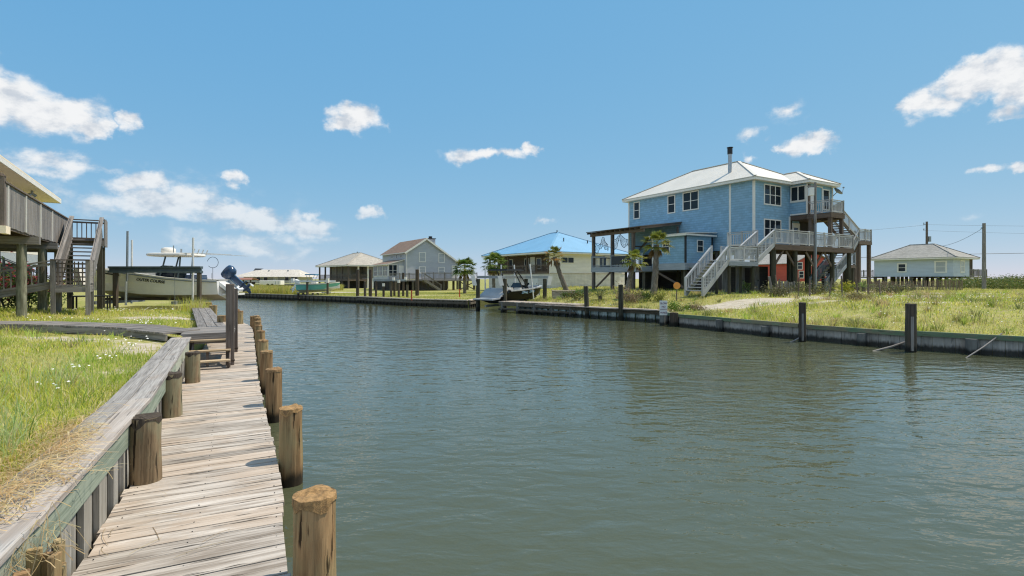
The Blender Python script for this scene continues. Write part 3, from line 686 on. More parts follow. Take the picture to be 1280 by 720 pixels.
# landing with steps, boardwalk
p, d = at_len(np.interp(13.4, [q.y for q in er], cum)); 
ldir = V((d.x, d.y, 0)).normalized(); lside = V((-ldir.y, ldir.x, 0))
LO = G(291, 415, 1.10); LO.z = 0; rzl = math.atan2(-ldir.x, ldir.y)
LZ = 1.10
ld = thing('landing', 'grey board landing between the boardwalk and the dock steps', 'landing', (LO.x, LO.y, .30), rzl)
mb = MB()
for k in range(8): mb.box((-1.15+random.uniform(-.01,.01), .02+k*.235, LZ-.35), (.02+random.uniform(-.02,.02), .02+k*.235+.222, LZ-.30))
mb.build('decking', M['greywood'], ld, bevel=.004)
mb = MB(); mb.box((-1.12,.0,LZ-.57),(0,.05,LZ-.356)); mb.box((-1.12,1.8,LZ-.57),(0,1.85,LZ-.356)); mb.box((-.05,.055,LZ-.57),(0,1.795,LZ-.356)); mb.box((-1.12,.055,LZ-.57),(-1.07,1.795,LZ-.356)); mb.build('fascia', M['greywood'], ld)
for x in (-1.05,-.08):
    for y in (.1,1.75): mb = MB(); mb.box((x-.05,y-.05,-.9),(x+.05,y+.05,LZ-.575)); mb.build('leg', M['post'], ld)
stp = thing('steps', 'three open wooden steps from the dock up to the landing', 'steps', (LO.x-ldir.x*.95-lside.x*-.02, LO.y-ldir.y*.95, DZ), rzl)
for k, (zz, yy) in enumerate(((.62,.80),(.40,.42),(.19,.06))):
    mb = MB(); mb.box((-.95,yy-.07,zz-.02),(-.02,yy+.13,zz+.022)); mb.build('tread', M['newwood'], stp, bevel=.005)
mb = MB()
for x in (-.90,-.07):
    for yy, zz in ((.12,.165),(.48,.375),(.86,.595)): mb.box((x-.03,yy-.05,.004),(x+.03,yy+.0,zz-.004))
    mb.bar((x+.036,.0,.08),(x+.036,.92,.52),.035,.14)
mb.box((-.56,.45,.004),(-.50,.5,.375)); mb.build('frame', M['post'], stp)
for (px, py, yb, zt, w_, lab) in ((287.6,456,None,2.36,.19,'taller square brown post at the outer corner of the dock steps'),(293.2,440,None,2.2,.17,'square brown post standing behind the step post on the dock')):
    q = G(px, py, DZ); t = thing('landing_post', lab, 'post', (q.x, q.y, DZ), rzl); mb = MB(); mb.box((-w_/2,-w_/2,-.9),(w_/2,w_/2,zt-DZ)); mb.build('shaft', M['post'], t, bevel=.012)
    mb = MB(); mb.box((-w_/2-.012,-w_/2-.012,.10),(w_/2+.012,w_/2+.012,.13)); mb.build('base_collar', M['lift_post'], t)
bw = thing('boardwalk', 'narrow grey boardwalk crossing the grass from the house to the landing', 'boardwalk', (0,0,0))
mb = MB(); bp0, bp1 = LO-lside*-.0+lside*1.12+ldir*.55, V((-17.5, 14.9, 0)); pm = G(150, 407, 1.18); wp = spline([bp0[:2], ((bp0.x+pm.x)/2, bp0.y*.55+pm.y*.45+.05), pm[:2], bp1[:2]], .02); acc = 0; last = wp[0]
for q in wp[1:]:
    acc += (q-last).length
    if acc > .16:
        d = (q-last).normalized(); nl = V((-d.y, d.x)); z = LZ+min(1, (bp0.xy-q).length/5)*.13
        mb.bar((*(q-nl*.5), z), (*(q+nl*.5), z), .148, .045); acc = 0
    last = q
mb.build('decking', M['greywood'], bw)
mb = MB()
for i in range(0, len(wp)-120, 120):
    for o_ in (-.46,.46):
        a, c = wp[i], wp[min(i+120, len(wp)-1)]; d = (c-a).normalized(); nl = V((-d.y, d.x)); z0 = LZ+min(1, (bp0.xy-a).length/5)*.13; z1 = LZ+min(1, (bp0.xy-c).length/5)*.13
        mb.bar((*(a+nl*o_), z0-.105), (*(c+nl*o_), z1-.105), .05, .16)
mb.build('stringer', M['greywood'], bw)
# far planks and broken bulkhead where the land ends by the boat slip
fp = thing('plank_walk', 'narrow plank walk behind the landing leading to the boat slip', 'walkway', (0,0,0)); mb = MB()
a, c = LO+ldir*1.9+lside*.55, V((-14.9, 24.9, 0))
for k in range(3): o_ = lside*(k-1)*.25; mb.bar(V((*(a+o_).xy, LZ-.05)), V((*(c+o_).xy, LZ-.02)), .235, .05)
mb.build('plank', M['greywood'], fp)
mb = MB(); 
for k in range(6): q = a.lerp(c, (k+.5)/6); mb.bar(V((*(q-lside*.36).xy, LZ-.13)), V((*(q+lside*.36).xy, LZ-.13)), .1, .09)
mb.build('bearer', M['post'], fp)
for px, y, h, r in ((258.5,25.7,1.05,.16),(262.5,25.0,.95,.16),(266.5,24.4,.98,.10)):
    lab = {258.5:'broken stump of piling at the land end beside the boat slip',262.5:'leaning broken bulkhead stump nearest the plank walk',266.5:'thin pale stump at the outer end of the broken bulkhead'}[px]
    piling('piling_stump', (px-640)/F*y, y, r, -.6, h+.25, M['piling'], lab, 'broken stumps where the bulkhead ends', 9, None, cat='stump', tilt=(.12,-.05))
q = G(278, 402, LZ); t = thing('piling_stump', 'sawn off block standing on the landing behind the square posts', 'stump', (q.x, q.y, LZ)); mb = MB(); mb.tube([(0,0,0),(0,0,.2)], .15, 12, wob=.06); mb.build('shaft', M['piling'], t)
# ================================================================ BLUE HOUSE (local x along the gable, y away along the long wall)
bh = thing('beach_house', 'two storey sky blue shingled house on pilings with white roof and tall flue', 'house', (19.51, 42.0, 1.30), R(31.4), None, 1.077)
X1, Y1, WZ, WT = 8.3, 13.1, 3.33, 8.49
def rect(x0, x1, y0, y1): return [(x0,y0),(x1,y0),(x1,y1),(x0,y1)]
mb = MB(); mb.prism(rect(0,X1,0,Y1), WZ, WT); mb.build('wall', M['blue'], bh)
mb = MB(); mb.prism(rect(4.69,X1,-1.4,-.002), 6.08, WT); mb.build('bay_wall', M['blue'], bh)
hr = hip(bh, 0, X1, 0, Y1, WT+.22, .53, M['roof_white'], .48)
hip(bh, 4.69, X1, -1.4, 3.2, WT+.226, .5, M['roof_white'], .46)
for x, y, z0, z1, w_ in ((-.0,0,WZ,WT,.16),(0,2.0,WZ,WT,.16),(0,Y1,WZ,WT,.14),(4.69,-1.4,6.08,WT,.12),(X1,-1.4,6.08,WT,.12),(4.63,-.03,WZ,6.05,.1)):
    mb = MB(); mb.box((x-.03 if x == 0 else x-w_/2, y-w_/2, z0+.01),(x+.1 if x == 0 else x+w_/2, y+w_/2, z1-.03)); mb.build('corner_board', M['white'], bh)
mb = MB(); mb.box((4.72,-1.43,6.10),(8.2,-1.405,6.2)); mb.box((4.655,-1.3,6.10),(4.685,-.05,6.2)); mb.box((4.655,-1.3,7.1),(4.688,-.05,7.19)); mb.build('trim_band', M['white'], bh)
ch = MB(); ch.tube([(1.5,3.1,9.0),(1.5,3.1,11.3)], .15, 14); o = ch.build('flue', M['pipe'], bh)
c2 = MB(); c2.tube([(1.5,3.1,11.25),(1.5,3.1,11.75)], .2, 14); c2.tube([(1.5,3.1,11.76),(1.5,3.1,11.8)], .25, 14); c2.build('cap', M['black'], o)
c2 = MB(); c2.tube([(1.5,3.1,9.25),(1.5,3.1,9.5)], [.3,.17], 14); c2.build('flashing', M['black'], o)
for x, y, z in ((1.6,8.2,9.5),(2.7,10.6,10.0)):
    mb = MB(); mb.tube([(x,y,z-.15),(x,y,z+.22)], .05, 8); mb.build('vent_pipe', M['black'], bh)
# windows: long wall looks towards -x, gable towards -y
for y, w_, c_, zc, h in ((12.05,.62,1,7.55,1.45),(7.85,.68,1,7.62,1.42),(5.77,1.5,2,7.66,1.42)):
    window(bh, (0,y,zc), (0,-1,0), w_, h, c_, 2)
window(bh, (2.38,0,7.55), (1,0,0), 2.05, 1.42, 3, 2); window(bh, (2.38,0,4.95), (1,0,0), 2.05, 1.3, 3, 2)
window(bh, (4.69,-.7,7.77), (0,-1,0), 1.05, 1.05, 2, 1)
window(bh, (5.35,-1.4,7.3), (1,0,0), .7, 1.5, 1, 1, glass=M['white']); window(bh, (6.3,-1.4,7.35), (1,0,0), .8, 1.9, 1, 1, glass=M['blueglass']); window(bh, (7.35,-1.4,7.4), (1,0,0), .8, 1.5, 1, 1)
door(bh, (5.5,0,3.40), (1,0,0), .85, 2.05, M['white'], pane=True)
mb = MB(); mb.box((4.72,-.04,3.4),(5.0,-.004,6.0)); mb.box((6.05,-.04,3.4),(8.2,-.004,6.0)); mb.build('porch_panel', M['darkboards'], bh)
# satellite dish
mb = MB(); vs = [(0,0,0)]; n = 16
for k in range(1, 4):
    for a in range(n): th = 2*PI*a/n; r = .4*k/3; vs.append((r*math.cos(th), r*math.sin(th), .14*(k/3)**2))
fs = [(0,1+a,1+(a+1)%n) for a in range(n)]+[(1+q*n+a,1+(q+1)*n+a,1+(q+1)*n+(a+1)%n,1+q*n+(a+1)%n) for q in range(2) for a in range(n)]
mt = Matrix.Translation((8.35,-1.75,8.05)) @ Matrix.Rotation(R(35),4,'X') @ Matrix.Rotation(R(28),4,'Y')
mb.add([mt @ V(v) for v in vs], fs, [[(0,0)]*len(f) for f in fs], None, None, True)
mb.tube([mt @ V((0,0,0)), V((8.32,-1.42,7.75))], .03, 6); mb.tube([mt @ V((0,-.38,.12)), mt @ V((.05,-.1,.55))], .018, 6); mb.obox(mt @ V((.05,-.08,.58)), ((.06,0,0),(0,.05,0),(0,0,.05))); mb.build('satellite_dish', M['steel'], bh)
# decks
DKZ, LWZ = 3.38, 2.18
def deck(x0, x1, y0, y1, z, mat, name='deck', fasc=.26, fmat=None):
    mb = MB(); k = max(1, int((y1-y0)/.16)); w_ = (y1-y0)/k
    for i in range(k): mb.box((x0,y0+i*w_+.004,z-.04),(x1,y0+(i+1)*w_-.004,z), mat)
    o = mb.build(name, mat, bh); f = MB(); zt = z-.043
    f.box((x0-.02,y0,zt-fasc),(x1+.02,y0+.05,zt)); f.box((x0-.02,y1-.05,zt-fasc),(x1+.02,y1,zt)); f.box((x0-.02,y0+.05,zt-fasc),(x0+.03,y1-.05,zt)); f.box((x1-.03,y0+.05,zt-fasc),(x1+.02,y1-.05,zt))
    j = max(1, int((x1-x0)/.6))
    for i in range(1, j): x = x0+(x1-x0)*i/j; f.box((x-.02,y0+.05,zt-fasc+.02),(x+.02,y1-.05,zt))
    f.build('fascia', fmat or mat, o); return o
deck(-3.2,6.9,-3.7,-.01,DKZ,M['brownwood'],fasc=.32)
deck(-7.95,-5.07,-3.7,-2.35,LWZ,M['bluegrey'],'landing',.24)
deck(-3.1,-.02,.05,3.38,LWZ,M['bluegrey'],'landing',.2)
deck(4.66,6.6,-3.2,-1.42,6.05,M['brownwood'],'balcony',.34); 
mb = MB(); mb.box((4.68,-1.39,5.72),(8.28,-.02,6.06)); mb.build('bay_floor', M['brownwood'], bh)
deck(-4.55,-.01,6.85,13.3,LWZ-.04,M['bluegrey'],'porch_deck',.42); deck(11.4,13.5,-2.0,-.6,4.28,M['brownwood'],'tower_deck',.28); deck(8.05,9.3,-2.7,-.6,2.2,M['brownwood'],'stair_landing',.22)
W = M['whitewash']
railing(bh, [(-3.15,-3.64,DKZ),(6.85,-3.64,DKZ)], .98, W, .14, 1.9); railing(bh, [(6.85,-3.64,DKZ),(6.85,-.1,DKZ)], .98, W, .14, 1.8)
railing(bh, [(-3.15,-2.3,DKZ),(-3.15,-.1,DKZ)], .98, W, .14, 1.2)
railing(bh, [(-7.9,-3.64,LWZ),(-5.07,-3.64,LWZ)], .95, W, .12, 1.5); railing(bh, [(-7.0,-2.4,LWZ),(-5.07,-2.4,LWZ)], .95, W, .12, 1.3)
railing(bh, [(-5.07,-3.64,LWZ+.1),(-3.2,-3.64,DKZ)], .95, W, .14, 1.9); railing(bh, [(-5.07,-2.4,LWZ+.1),(-3.2,-2.4,DKZ)], .95, W, .14, 1.9)
stairs(bh, (-5.07,-3.64,LWZ), (-3.2,-3.64,DKZ), (0,1,0), 1.24, W)
stairs(bh, (-10.35,-3.64,.14), (-7.95,-3.64,LWZ), (0,1,0), 1.24, W)
railing(bh, [(-10.35,-3.64,.2),(-7.95,-3.64,LWZ)], .95, W, .13, 1.3); railing(bh, [(-10.35,-2.4,.2),(-7.95,-2.4,LWZ)], .95, W, .13, 1.3)
railing(bh, [(4.72,-1.5,6.05),(4.72,-3.14,6.05)], .95, W, .14, 1.6); railing(bh, [(4.72,-3.14,6.05),(6.5,-3.14,6.05)], .95, W, .14, 1.8); railing(bh, [(6.5,-3.14,6.05),(8.4,-1.5,6.05)], .95, W, .14, 1.8)
mb = MB(); mb.poly([(6.6,-3.2,6.04),(8.6,-1.4,6.04),(6.6,-1.4,6.04)]); mb.slab([(6.62,-3.15,6.0),(8.55,-1.42,6.0),(6.62,-1.42,6.0)], .3); mb.build('balcony_corner', M['brownwood'], bh)
railing(bh, [(11.45,-1.95,4.28),(13.45,-1.95,4.28)], .95, W, .14, 1.0); railing(bh, [(13.45,-1.95,4.28),(13.45,-.65,4.28)], .95, W, .14, 1.3); railing(bh, [(11.45,-.65,4.28),(13.45,-.65,4.28)], .95, W, .14, 2)
B = M['bluegrey']
mb = MB()
for k in range(10): q = V((8.3,-1.3,6.0)).lerp(V((11.4,-1.3,4.3)), (k+.5)/10); mb.box((q.x-.17,-1.9,q.z-.03),(q.x+.17,-.7,q.z+.01))
for y in (-1.9,-.7): mb.bar((8.2,y,6.0),(11.45,y,4.22),.06,.26)
mb.build('stairs', M['brownwood'], bh)
railing(bh, [(8.3,-1.95,6.02),(11.4,-1.95,4.32)], .92, W, .16, 1.7); railing(bh, [(8.3,-.65,6.02),(11.4,-.65,4.32)], .92, W, .16, 1.7)
stairs(bh, (9.3,-1.9,2.2), (11.4,-1.9,4.28), (0,1,0), 1.2, B); railing(bh, [(9.3,-1.95,2.2),(11.4,-1.95,4.28)], .92, W, .16, 1.7)
stairs(bh, (4.9,-2.65,.1), (8.05,-2.65,2.2), (0,1,0), 1.3, B); railing(bh, [(4.9,-2.65,.1),(8.05,-2.65,2.2)], .92, B, .12, 1.6); railing(bh, [(4.9,-1.35,.1),(8.05,-1.35,2.2)], .92, B, .12, 1.6)
railing(bh, [(8.1,-2.65,2.2),(9.25,-2.65,2.2)], .92, B, .14, 1.1)
# shed beside the long wall
mb = MB(); mb.prism(rect(-3.43,-.3,3.44,6.8), LWZ+.14, 4.55); mb.build('annexe_wall', M['blue'], bh)
mb = MB(); mb.slab([(-3.75,3.1,4.62),(-.08,3.1,4.80),(-.08,7.0,4.80),(-3.75,7.0,4.62)], .06, M['roof_white'], udir=(0,1,0)); mb.box((-3.74,3.12,4.44),(-.1,3.16,4.56),M['white']); mb.box((-3.74,3.16,4.42),(-3.70,6.98,4.555),M['white']); mb.build('annexe_roof', M['roof_white'], bh)
mb = MB(); mb.box((-3.5,3.38,1.78),(-.3,3.43,LWZ+.13)); mb.box((-3.5,3.43,1.78),(-3.45,6.82,LWZ+.13)); mb.box((-3.44,3.44,1.9),(-.3,6.8,LWZ+.12)); mb.build('annexe_floor', M['bluegrey'], bh)
for x, y, mm in ((-3.43,3.44,M['black']),(-3.43,6.78,M['white']),(-.32,3.44,M['black'])):
    mb = MB(); mb.box((x-.06,y-.06,LWZ+.15),(x+.06,y+.06,4.4)); mb.build('corner_board', mm, bh)
window(bh, (-1.75,3.44,3.66), (1,0,0), .62, .85, 1, 2, fw=.06); window(bh, (-3.43,5.35,3.66), (0,-1,0), .62, .85, 1, 2, fw=.06)
# porch with sloping roof, nets and dark panel
mb = MB(); mb.slab([(-4.9,6.7,5.38),(0-.02,6.7,6.0),(0-.02,13.6,6.0),(-4.9,13.6,5.38)], .07, M['roof_white'], udir=(0,1,0), under=M['brownwood'])
for y in np.linspace(6.8, 13.5, 12): mb.bar((-4.85,y,5.22),(-.05,y,5.83),.06,.16,M['brownwood'])
mb.bar((-4.45,6.75,5.06),(-4.45,13.5,5.06),.12,.24,M['brownwood']); mb.build('porch_roof', M['brownwood'], bh)
for y in (13.2,10.66,8.1): 
    mb = MB(); mb.box((-4.46,y-.12,-.3),(-4.22,y+.12,5.0)); mb.build('porch_post', M['post'], bh)
mb = MB(); mb.box((-.3,6.9,2.2),(-.16,7.04,5.6)); mb.build('porch_post', M['post'], bh)
railing(bh, [(-4.5,13.2,LWZ-.04),(-4.5,8.1,LWZ-.04)], 1.0, B, .0, 2.54); railing(bh, [(-4.5,8.1,LWZ-.04),(-4.5,6.95,LWZ-.04)], 1.0, B, .14, 1.2); railing(bh, [(-4.5,13.25,LWZ-.04),(-.1,13.25,LWZ-.04)], 1.0, B, .14, 1.5)
mb = MB(); mb.box((-4.53,8.25,LWZ+.12),(-4.50,10.5,LWZ+.86)); pn = mb.build('rail_panel', M['darkgrey'], bh)
lettering('115', .42, (-4.545, 8.95, LWZ+.42), (0,-1,0), (0,0,1), M['white'], 'numerals', pn)
mb = MB(); mb.bar((-.6,12.9,2.2),(-.6,9.4,5.2),.06,.2); mb.bar((-.6,9.2,3.9),(-3.2,9.2,3.9),.08,.12); mb.build('stair_stringer', M['post'], bh)
tb = MB(); tb.box((-3.2,10.6,2.85),(-2.2,12.2,2.9)); 
for x in (-3.1,-2.3):
    for y in (10.7,12.1): tb.box((x-.04,y-.04,2.15),(x+.04,y+.04,2.85))
tb.build('porch_table', M['darkgrey'], bh)
# pilings, braces and stores under the house
gp = [(x,y) for x in (.25,2.8,5.5,8.05) for y in (.3,3.4,6.6,9.8,12.8)]
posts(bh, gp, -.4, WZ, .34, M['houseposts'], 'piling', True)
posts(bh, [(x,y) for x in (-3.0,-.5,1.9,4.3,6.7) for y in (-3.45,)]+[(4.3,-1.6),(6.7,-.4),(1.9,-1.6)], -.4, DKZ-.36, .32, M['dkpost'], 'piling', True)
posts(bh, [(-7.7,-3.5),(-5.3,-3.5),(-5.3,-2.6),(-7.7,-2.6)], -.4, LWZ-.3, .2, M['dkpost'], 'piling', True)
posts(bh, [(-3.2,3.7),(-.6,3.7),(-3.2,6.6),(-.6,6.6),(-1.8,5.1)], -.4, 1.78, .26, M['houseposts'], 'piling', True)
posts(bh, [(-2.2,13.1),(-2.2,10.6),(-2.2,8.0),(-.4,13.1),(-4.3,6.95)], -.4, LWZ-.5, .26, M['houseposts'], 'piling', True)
posts(bh, [(4.8,-3.05),(6.4,-3.05),(4.8,-1.6)], DKZ, 5.68, .22, M['brownwood'], 'balcony_post')
mb = MB(); mb.box((4.66,-1.56,6.06),(4.86,-1.36,8.4)); mb.build('balcony_post', M['brownwood'], bh)
posts(bh, [(11.6,-1.85),(13.3,-1.85),(11.6,-.75),(13.3,-.75)], -.4, 3.95, .24, M['brownwood'], 'tower_post')
posts(bh, [(8.2,-2.5),(9.15,-2.5),(8.2,-.75),(9.15,-.75)], -.4, 1.94, .18, M['dkpost'], 'piling')
for (a, c) in (((-3.0,-3.45,1.9),(-1.9,-3.45,3.0)),((-.5,-3.45,1.9),(-1.6,-3.45,3.0)),((1.9,-3.45,1.9),(.8,-3.45,3.0)),((1.9,-3.45,1.9),(3.0,-3.45,3.0)),((4.3,-3.45,1.9),(3.2,-3.45,3.0)),
    ((-3.2,3.62,.3),(-.6,3.62,1.7)),((-3.2,3.66,1.7),(-.6,3.66,.3)),((-4.3,12.9,.3),(-4.3,10.9,1.7)),((-3.3,3.7,.4),(-3.3,6.6,1.7))):
    mb = MB(); mb.bar(a, c, .06, .16); mb.build('brace', M['brownwood'], bh)
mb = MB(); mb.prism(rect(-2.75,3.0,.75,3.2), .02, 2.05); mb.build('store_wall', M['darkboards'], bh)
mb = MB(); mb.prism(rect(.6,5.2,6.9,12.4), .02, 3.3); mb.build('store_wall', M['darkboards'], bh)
for x, w_, mm in ((-2.3,.62,M['greywood']),(-.6,.85,M['greywood']),(1.35,.62,M['offwhite'])): door(bh, (x,.75,.06), (1,0,0), w_, 1.9, mm, M['greywood'])
WB = world_of(bh)
q = P(846, 357, 33.0); t = thing('round_sign', 'small round orange sign on a stake left of the white stair foot', 'sign', (q.x, q.y, zR(q.x, q.y)), R(-5)); zz = q.z-zR(q.x, q.y)
mb = MB(); mb.tube([(0,.0,zz),(0,-.03,zz)], .22, 18); mb.build('disc', M['orange'], t); mb = MB(); mb.box((-.03,.005,-.2),(.03,.045,zz+.1)); mb.build('stake', M['post'], t)
q = WB @ V((5.7,-2.6,DKZ)); t = thing('deck_chair', 'small white chair on the front deck of the blue house', 'chair', q, R(31.4)+R(160))
mb = MB(); mb.box((-.25,-.25,.40),(.25,.25,.44)); mb.build('seat', M['white'], t); mb = MB(); mb.obox((0,.27,.72),((.25,0,0),(0,.02,.0),(0,.06,.28))); mb.build('backrest', M['white'], t)
for x in (-.22,.22):
    for y in (-.22,.22): mb = MB(); mb.box((x-.02,y-.02,0),(x+.02,y+.02,.40)); mb.build('leg', M['white'], t)
# fishing nets on the porch beam
for ya, yb, lab in ((12.9,10.9,'dark fishing net draped from the porch beam, by the outermost post'),(10.4,8.4,'dark fishing net draped between the two nearer porch posts')):
    t = thing('fishing_net', lab, 'net', WB @ V((-4.62,(ya+yb)/2,3.2)), R(31.4), 'nets hung on the porch')
    mb = MB(); k = 14
    def pt(i, j): 
        f = i/k; sag = .55*(1-(2*abs(f-.5))**1.2) if ya > 11 else .7*math.sin(f*PI)**.8
        top = 4.92-(.85*abs(math.sin(f*PI*1.5)) if ya > 11 else .55*abs(math.cos(f*PI))); return V((-4.62+.05*math.sin(i*2.1+j), ya+(yb-ya)*f, top-j/6*(.35+.5*abs(math.sin(f*PI*2+.4)))))
    off = V((-4.62,(ya+yb)/2,3.2))
    def sc(v): return (v-off)*1.077
    for j in range(7):
        mb.tube([sc(pt(i, j)) for i in range(k+1)], .028 if j in (0,6) else .012, 4, cap=False)
    for i in range(k+1): mb.tube([sc(pt(i, j)) for j in range(7)], .012, 4, cap=False)
    mb.build('mesh', M['netline'], t)
# light pole with meter in front of the deck
q = P(1019, 364, 37.5); q.z = zR(q.x, q.y)
t = thing('meter_pole', 'tall pole with white conduit and meter box in front of the blue house deck', 'pole', q)
mb = MB(); mb.tube([(0,0,-.5),(0,0,4),(0,0,CZ+(HZ-228)/F*37.5-q.z)], [.11,.10,.085], 10, wob=.06); mb.build('shaft', M['greywood'], t)
mb = MB(); mb.tube([(-.03,-.15,0),(-.03,-.15,5.0)], .05, 8); mb.build('conduit', M['steel'], t)
z = CZ+(HZ-240)/F*37.5-q.z; mb = MB(); mb.box((-.52,-.2,z-.28),(-.18,-.0,z+.3)); mb.build('meter_box', M['pvc'], t); mb = MB(); mb.bar((-.55,.0,z+.42),(.1,.0,z+.42),.08,.1); mb.build('arm', M['greywood'], t)
# ================================================================ OTHER HOUSES
def house(name, label, px, Y, zg, rz):
    return thing(name, label, 'house', ((px-640)/F*Y, Y, zg), rz)
# grey gabled house
gx, gy, gz = -15.84, 78.0, .66
gh = thing('gabled_house', 'grey blue gabled house with brown roof and glazed sun room on stilts', 'house', (gx, gy, gz), R(32.4))
def gb(z): return z-gz
pk, el_, er_ = 8.6, 6.55, 5.1
mb = MB(); sec = [(0,gb(2.4)),(8.5,gb(2.4)),(8.5,gb(er_)),(3.14,gb(pk)),(0,gb(el_))]; vs = [(x,0,z) for x, z in sec]+[(x,11,z) for x, z in sec]
fs = [(0,1,2,3,4),(9,8,7,6,5),(0,4,9,5),(1,6,7,2),(0,5,6,1)]; mb.add(vs, fs, [[(vs[i][0]+vs[i][1], vs[i][2]) for i in f] for f in fs]); mb.build('wall', M['grey_lap'], gh)
mb = MB(); o_ = .35; th = .12; sl = (pk-el_)/3.14; sr = (pk-er_)/5.36
mb.slab([(3.14,-o_,gb(pk)+.1),(3.14,11.3,gb(pk)+.1),(-o_,11.3,gb(el_)-o_*sl+.1),(-o_,-o_,gb(el_)-o_*sl+.1)], th, M['roof_brown'], udir=(0,1,0), under=M['white'])
mb.slab([(3.14,-o_,gb(pk)+.1),(8.5+o_,-o_,gb(er_)-o_*sr+.1),(8.5+o_,11.3,gb(er_)-o_*sr+.1),(3.14,11.3,gb(pk)+.1)], th, M['roof_brown'], udir=(0,1,0), under=M['white'])
rf = mb.build('roof', M['roof_brown'], gh)
mb = MB(); mb.bar((3.14,-o_-.03,gb(pk)-.06),(-o_,-o_-.03,gb(el_)-o_*sl-.06),.05,.24); mb.bar((3.14,-o_-.03,gb(pk)-.06),(8.5+o_,-o_-.03,gb(er_)-o_*sr-.06),.05,.24); mb.build('barge_board', M['white'], rf)
mb = MB(); mb.prism(rect(5.2,6.3,3.6,5.0), gb(6.0), gb(8.9)); cm_ = mb.build('chimney', M['grey_lap'], gh); mb = MB(); mb.box((5.1,3.5,gb(8.9)),(6.4,5.1,gb(9.0))); mb.tube([(5.75,4.3,gb(9.0)),(5.75,4.3,gb(9.35))], .3, 10); mb.build('cap', M['black'], cm_)
for x, zc, h, w_ in ((2.55,5.75,1.3,.9),(5.75,5.7,1.3,.85),(2.55,3.8,.85,.9),(5.75,3.75,.85,.9)): window(gh, (x,0,gb(zc)), (1,0,0), w_, h, 1, 2, glass=M['blind'], fw=.11)
door(gh, (8.0,0,gb(2.45)), (1,0,0), .8, 2.0, M['white'])
mb = MB(); mb.box((-.02,-.06,gb(2.5)),(.1,-.002,gb(6.3))); mb.build('corner_board', M['white'], gh)
for y in (2.2,4.2,6.2): window(gh, (0,y,gb(5.95)), (0,-1,0), .5, .5, 1, 1, fw=.06)
mb = MB(); vs = [(-2.5,1,gb(2.4)),(0,1,gb(2.4)),(0,1,gb(5.25)),(-2.5,1,gb(4.6)),(-2.5,8,gb(2.4)),(0,8,gb(2.4)),(0,8,gb(5.25)),(-2.5,8,gb(4.6))]; fs = [(0,1,2,3),(7,6,5,4),(4,0,3,7),(0,4,5,1),(3,2,6,7)]
mb.add(vs, fs, [[(vs[i][0]+vs[i][1], vs[i][2]) for i in f] for f in fs]); mb.build('sun_room_wall', M['grey_lap'], gh)
mb = MB(); mb.slab([(-2.85,.7,gb(4.62)),(0.0,.7,gb(5.4)),(0.0,8.3,gb(5.4)),(-2.85,8.3,gb(4.62))], .12, M['roof_brown'], udir=(0,1,0), under=M['white']); mb.build('sun_room_roof', M['roof_brown'], gh)
for y in (2.2,4.5,6.8): window(gh, (-2.5,y,gb(3.65)), (0,-1,0), 1.7, 1.5, 3, 2)
window(gh, (-1.75,1,gb(3.7)), (1,0,0), 1.2, 1.6, 2, 2); door(gh, (-.45,1,gb(2.45)), (1,0,0), .6, 1.9, M['darkboards'])
mb = MB(); mb.box((-2.9,-.9,gb(2.1)),(1.6,.98,gb(2.35))); mb.box((1.6,-2.2,gb(2.1)),(10.9,-.02,gb(2.38))); mb.build('deck', M['greywood'], gh)
railing(gh, [(1.6,-2.15,gb(2.38)),(10.85,-2.15,gb(2.38))], 1.0, M['greywood'], .2, 1.9); railing(gh, [(-2.85,-.85,gb(2.35)),(1.6,-.85,gb(2.35))], .9, M['greywood'], .2, 1.5)
stairs(gh, (4.3,-2.9,.05), (1.7,-2.9,gb(2.2)), (0,1,0), 1.0, M['greywood']); railing(gh, [(4.3,-2.95,.05),(1.7,-2.95,gb(2.3))], .9, M['greywood'], .3, 1.6)
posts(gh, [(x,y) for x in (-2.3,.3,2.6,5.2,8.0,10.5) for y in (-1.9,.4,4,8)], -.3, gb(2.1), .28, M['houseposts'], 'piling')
mb = MB(); mb.prism(rect(2.2,6.6,-.3,4.0), .02, gb(2.08)); mb.build('store_wall', M['post'], gh)
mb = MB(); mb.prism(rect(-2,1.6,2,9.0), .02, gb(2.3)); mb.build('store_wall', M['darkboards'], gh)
for a, c in (((8.0,-1.9,.1),(10.5,-1.9,1.3)),((8.0,-1.9,1.3),(10.5,-1.9,.1))): mb = MB(); mb.bar(a, c, .06, .15); mb.build('brace', M['brownwood'], gh)
# taupe house with open porch
th_ = thing('porch_house', 'taupe hip roofed house with dark open porch behind the teal boat', 'house', (-29.6, 94.0, .55), R(43))
mb = MB(); mb.prism(rect(4.0,10,0.0,12), 2.0, 4.3); mb.build('wall', M['tan'], th_)
mb = MB(); mb.prism(rect(1.8,4.0,2.5,12), 1.6, 4.3); mb.build('inner_wall', M['tan'], th_)
hip(th_, 0, 10, 0, 13, 4.42, .46, M['roof_tan'], .5, .2)
for p_ in [(0.1,.1),(0.1,2.6),(.1,5.1),(.1,7.6),(.1,10.1),(.1,12.8),(2.0,.1),(3.9,.1)]:
    mb = MB(); mb.box((p_[0]-.12,p_[1]-.12,0),(p_[0]+.12,p_[1]+.12,4.25)); mb.build('porch_post', M['post'] if p_[0] < 1 else M['white'], th_)
mb = MB(); mb.box((0,0,1.5),(4,13,1.75)); mb.build('deck', M['brownwood'], th_); railing(th_, [(0,.05,1.75),(4,.05,1.75)], .9, M['post'], .2, 2); railing(th_, [(.05,0,1.75),(.05,13,1.75)], .9, M['post'], .2, 2.5)
mb = MB(); mb.prism(rect(4.3,10,.1,11.8), 0, 1.98); mb.build('skirting', M['lattice'], th_)
mb = MB(); mb.prism(rect(1.2,4.2,2,11.8), 0, 1.5); mb.build('store_wall', M['darkboards'], th_)
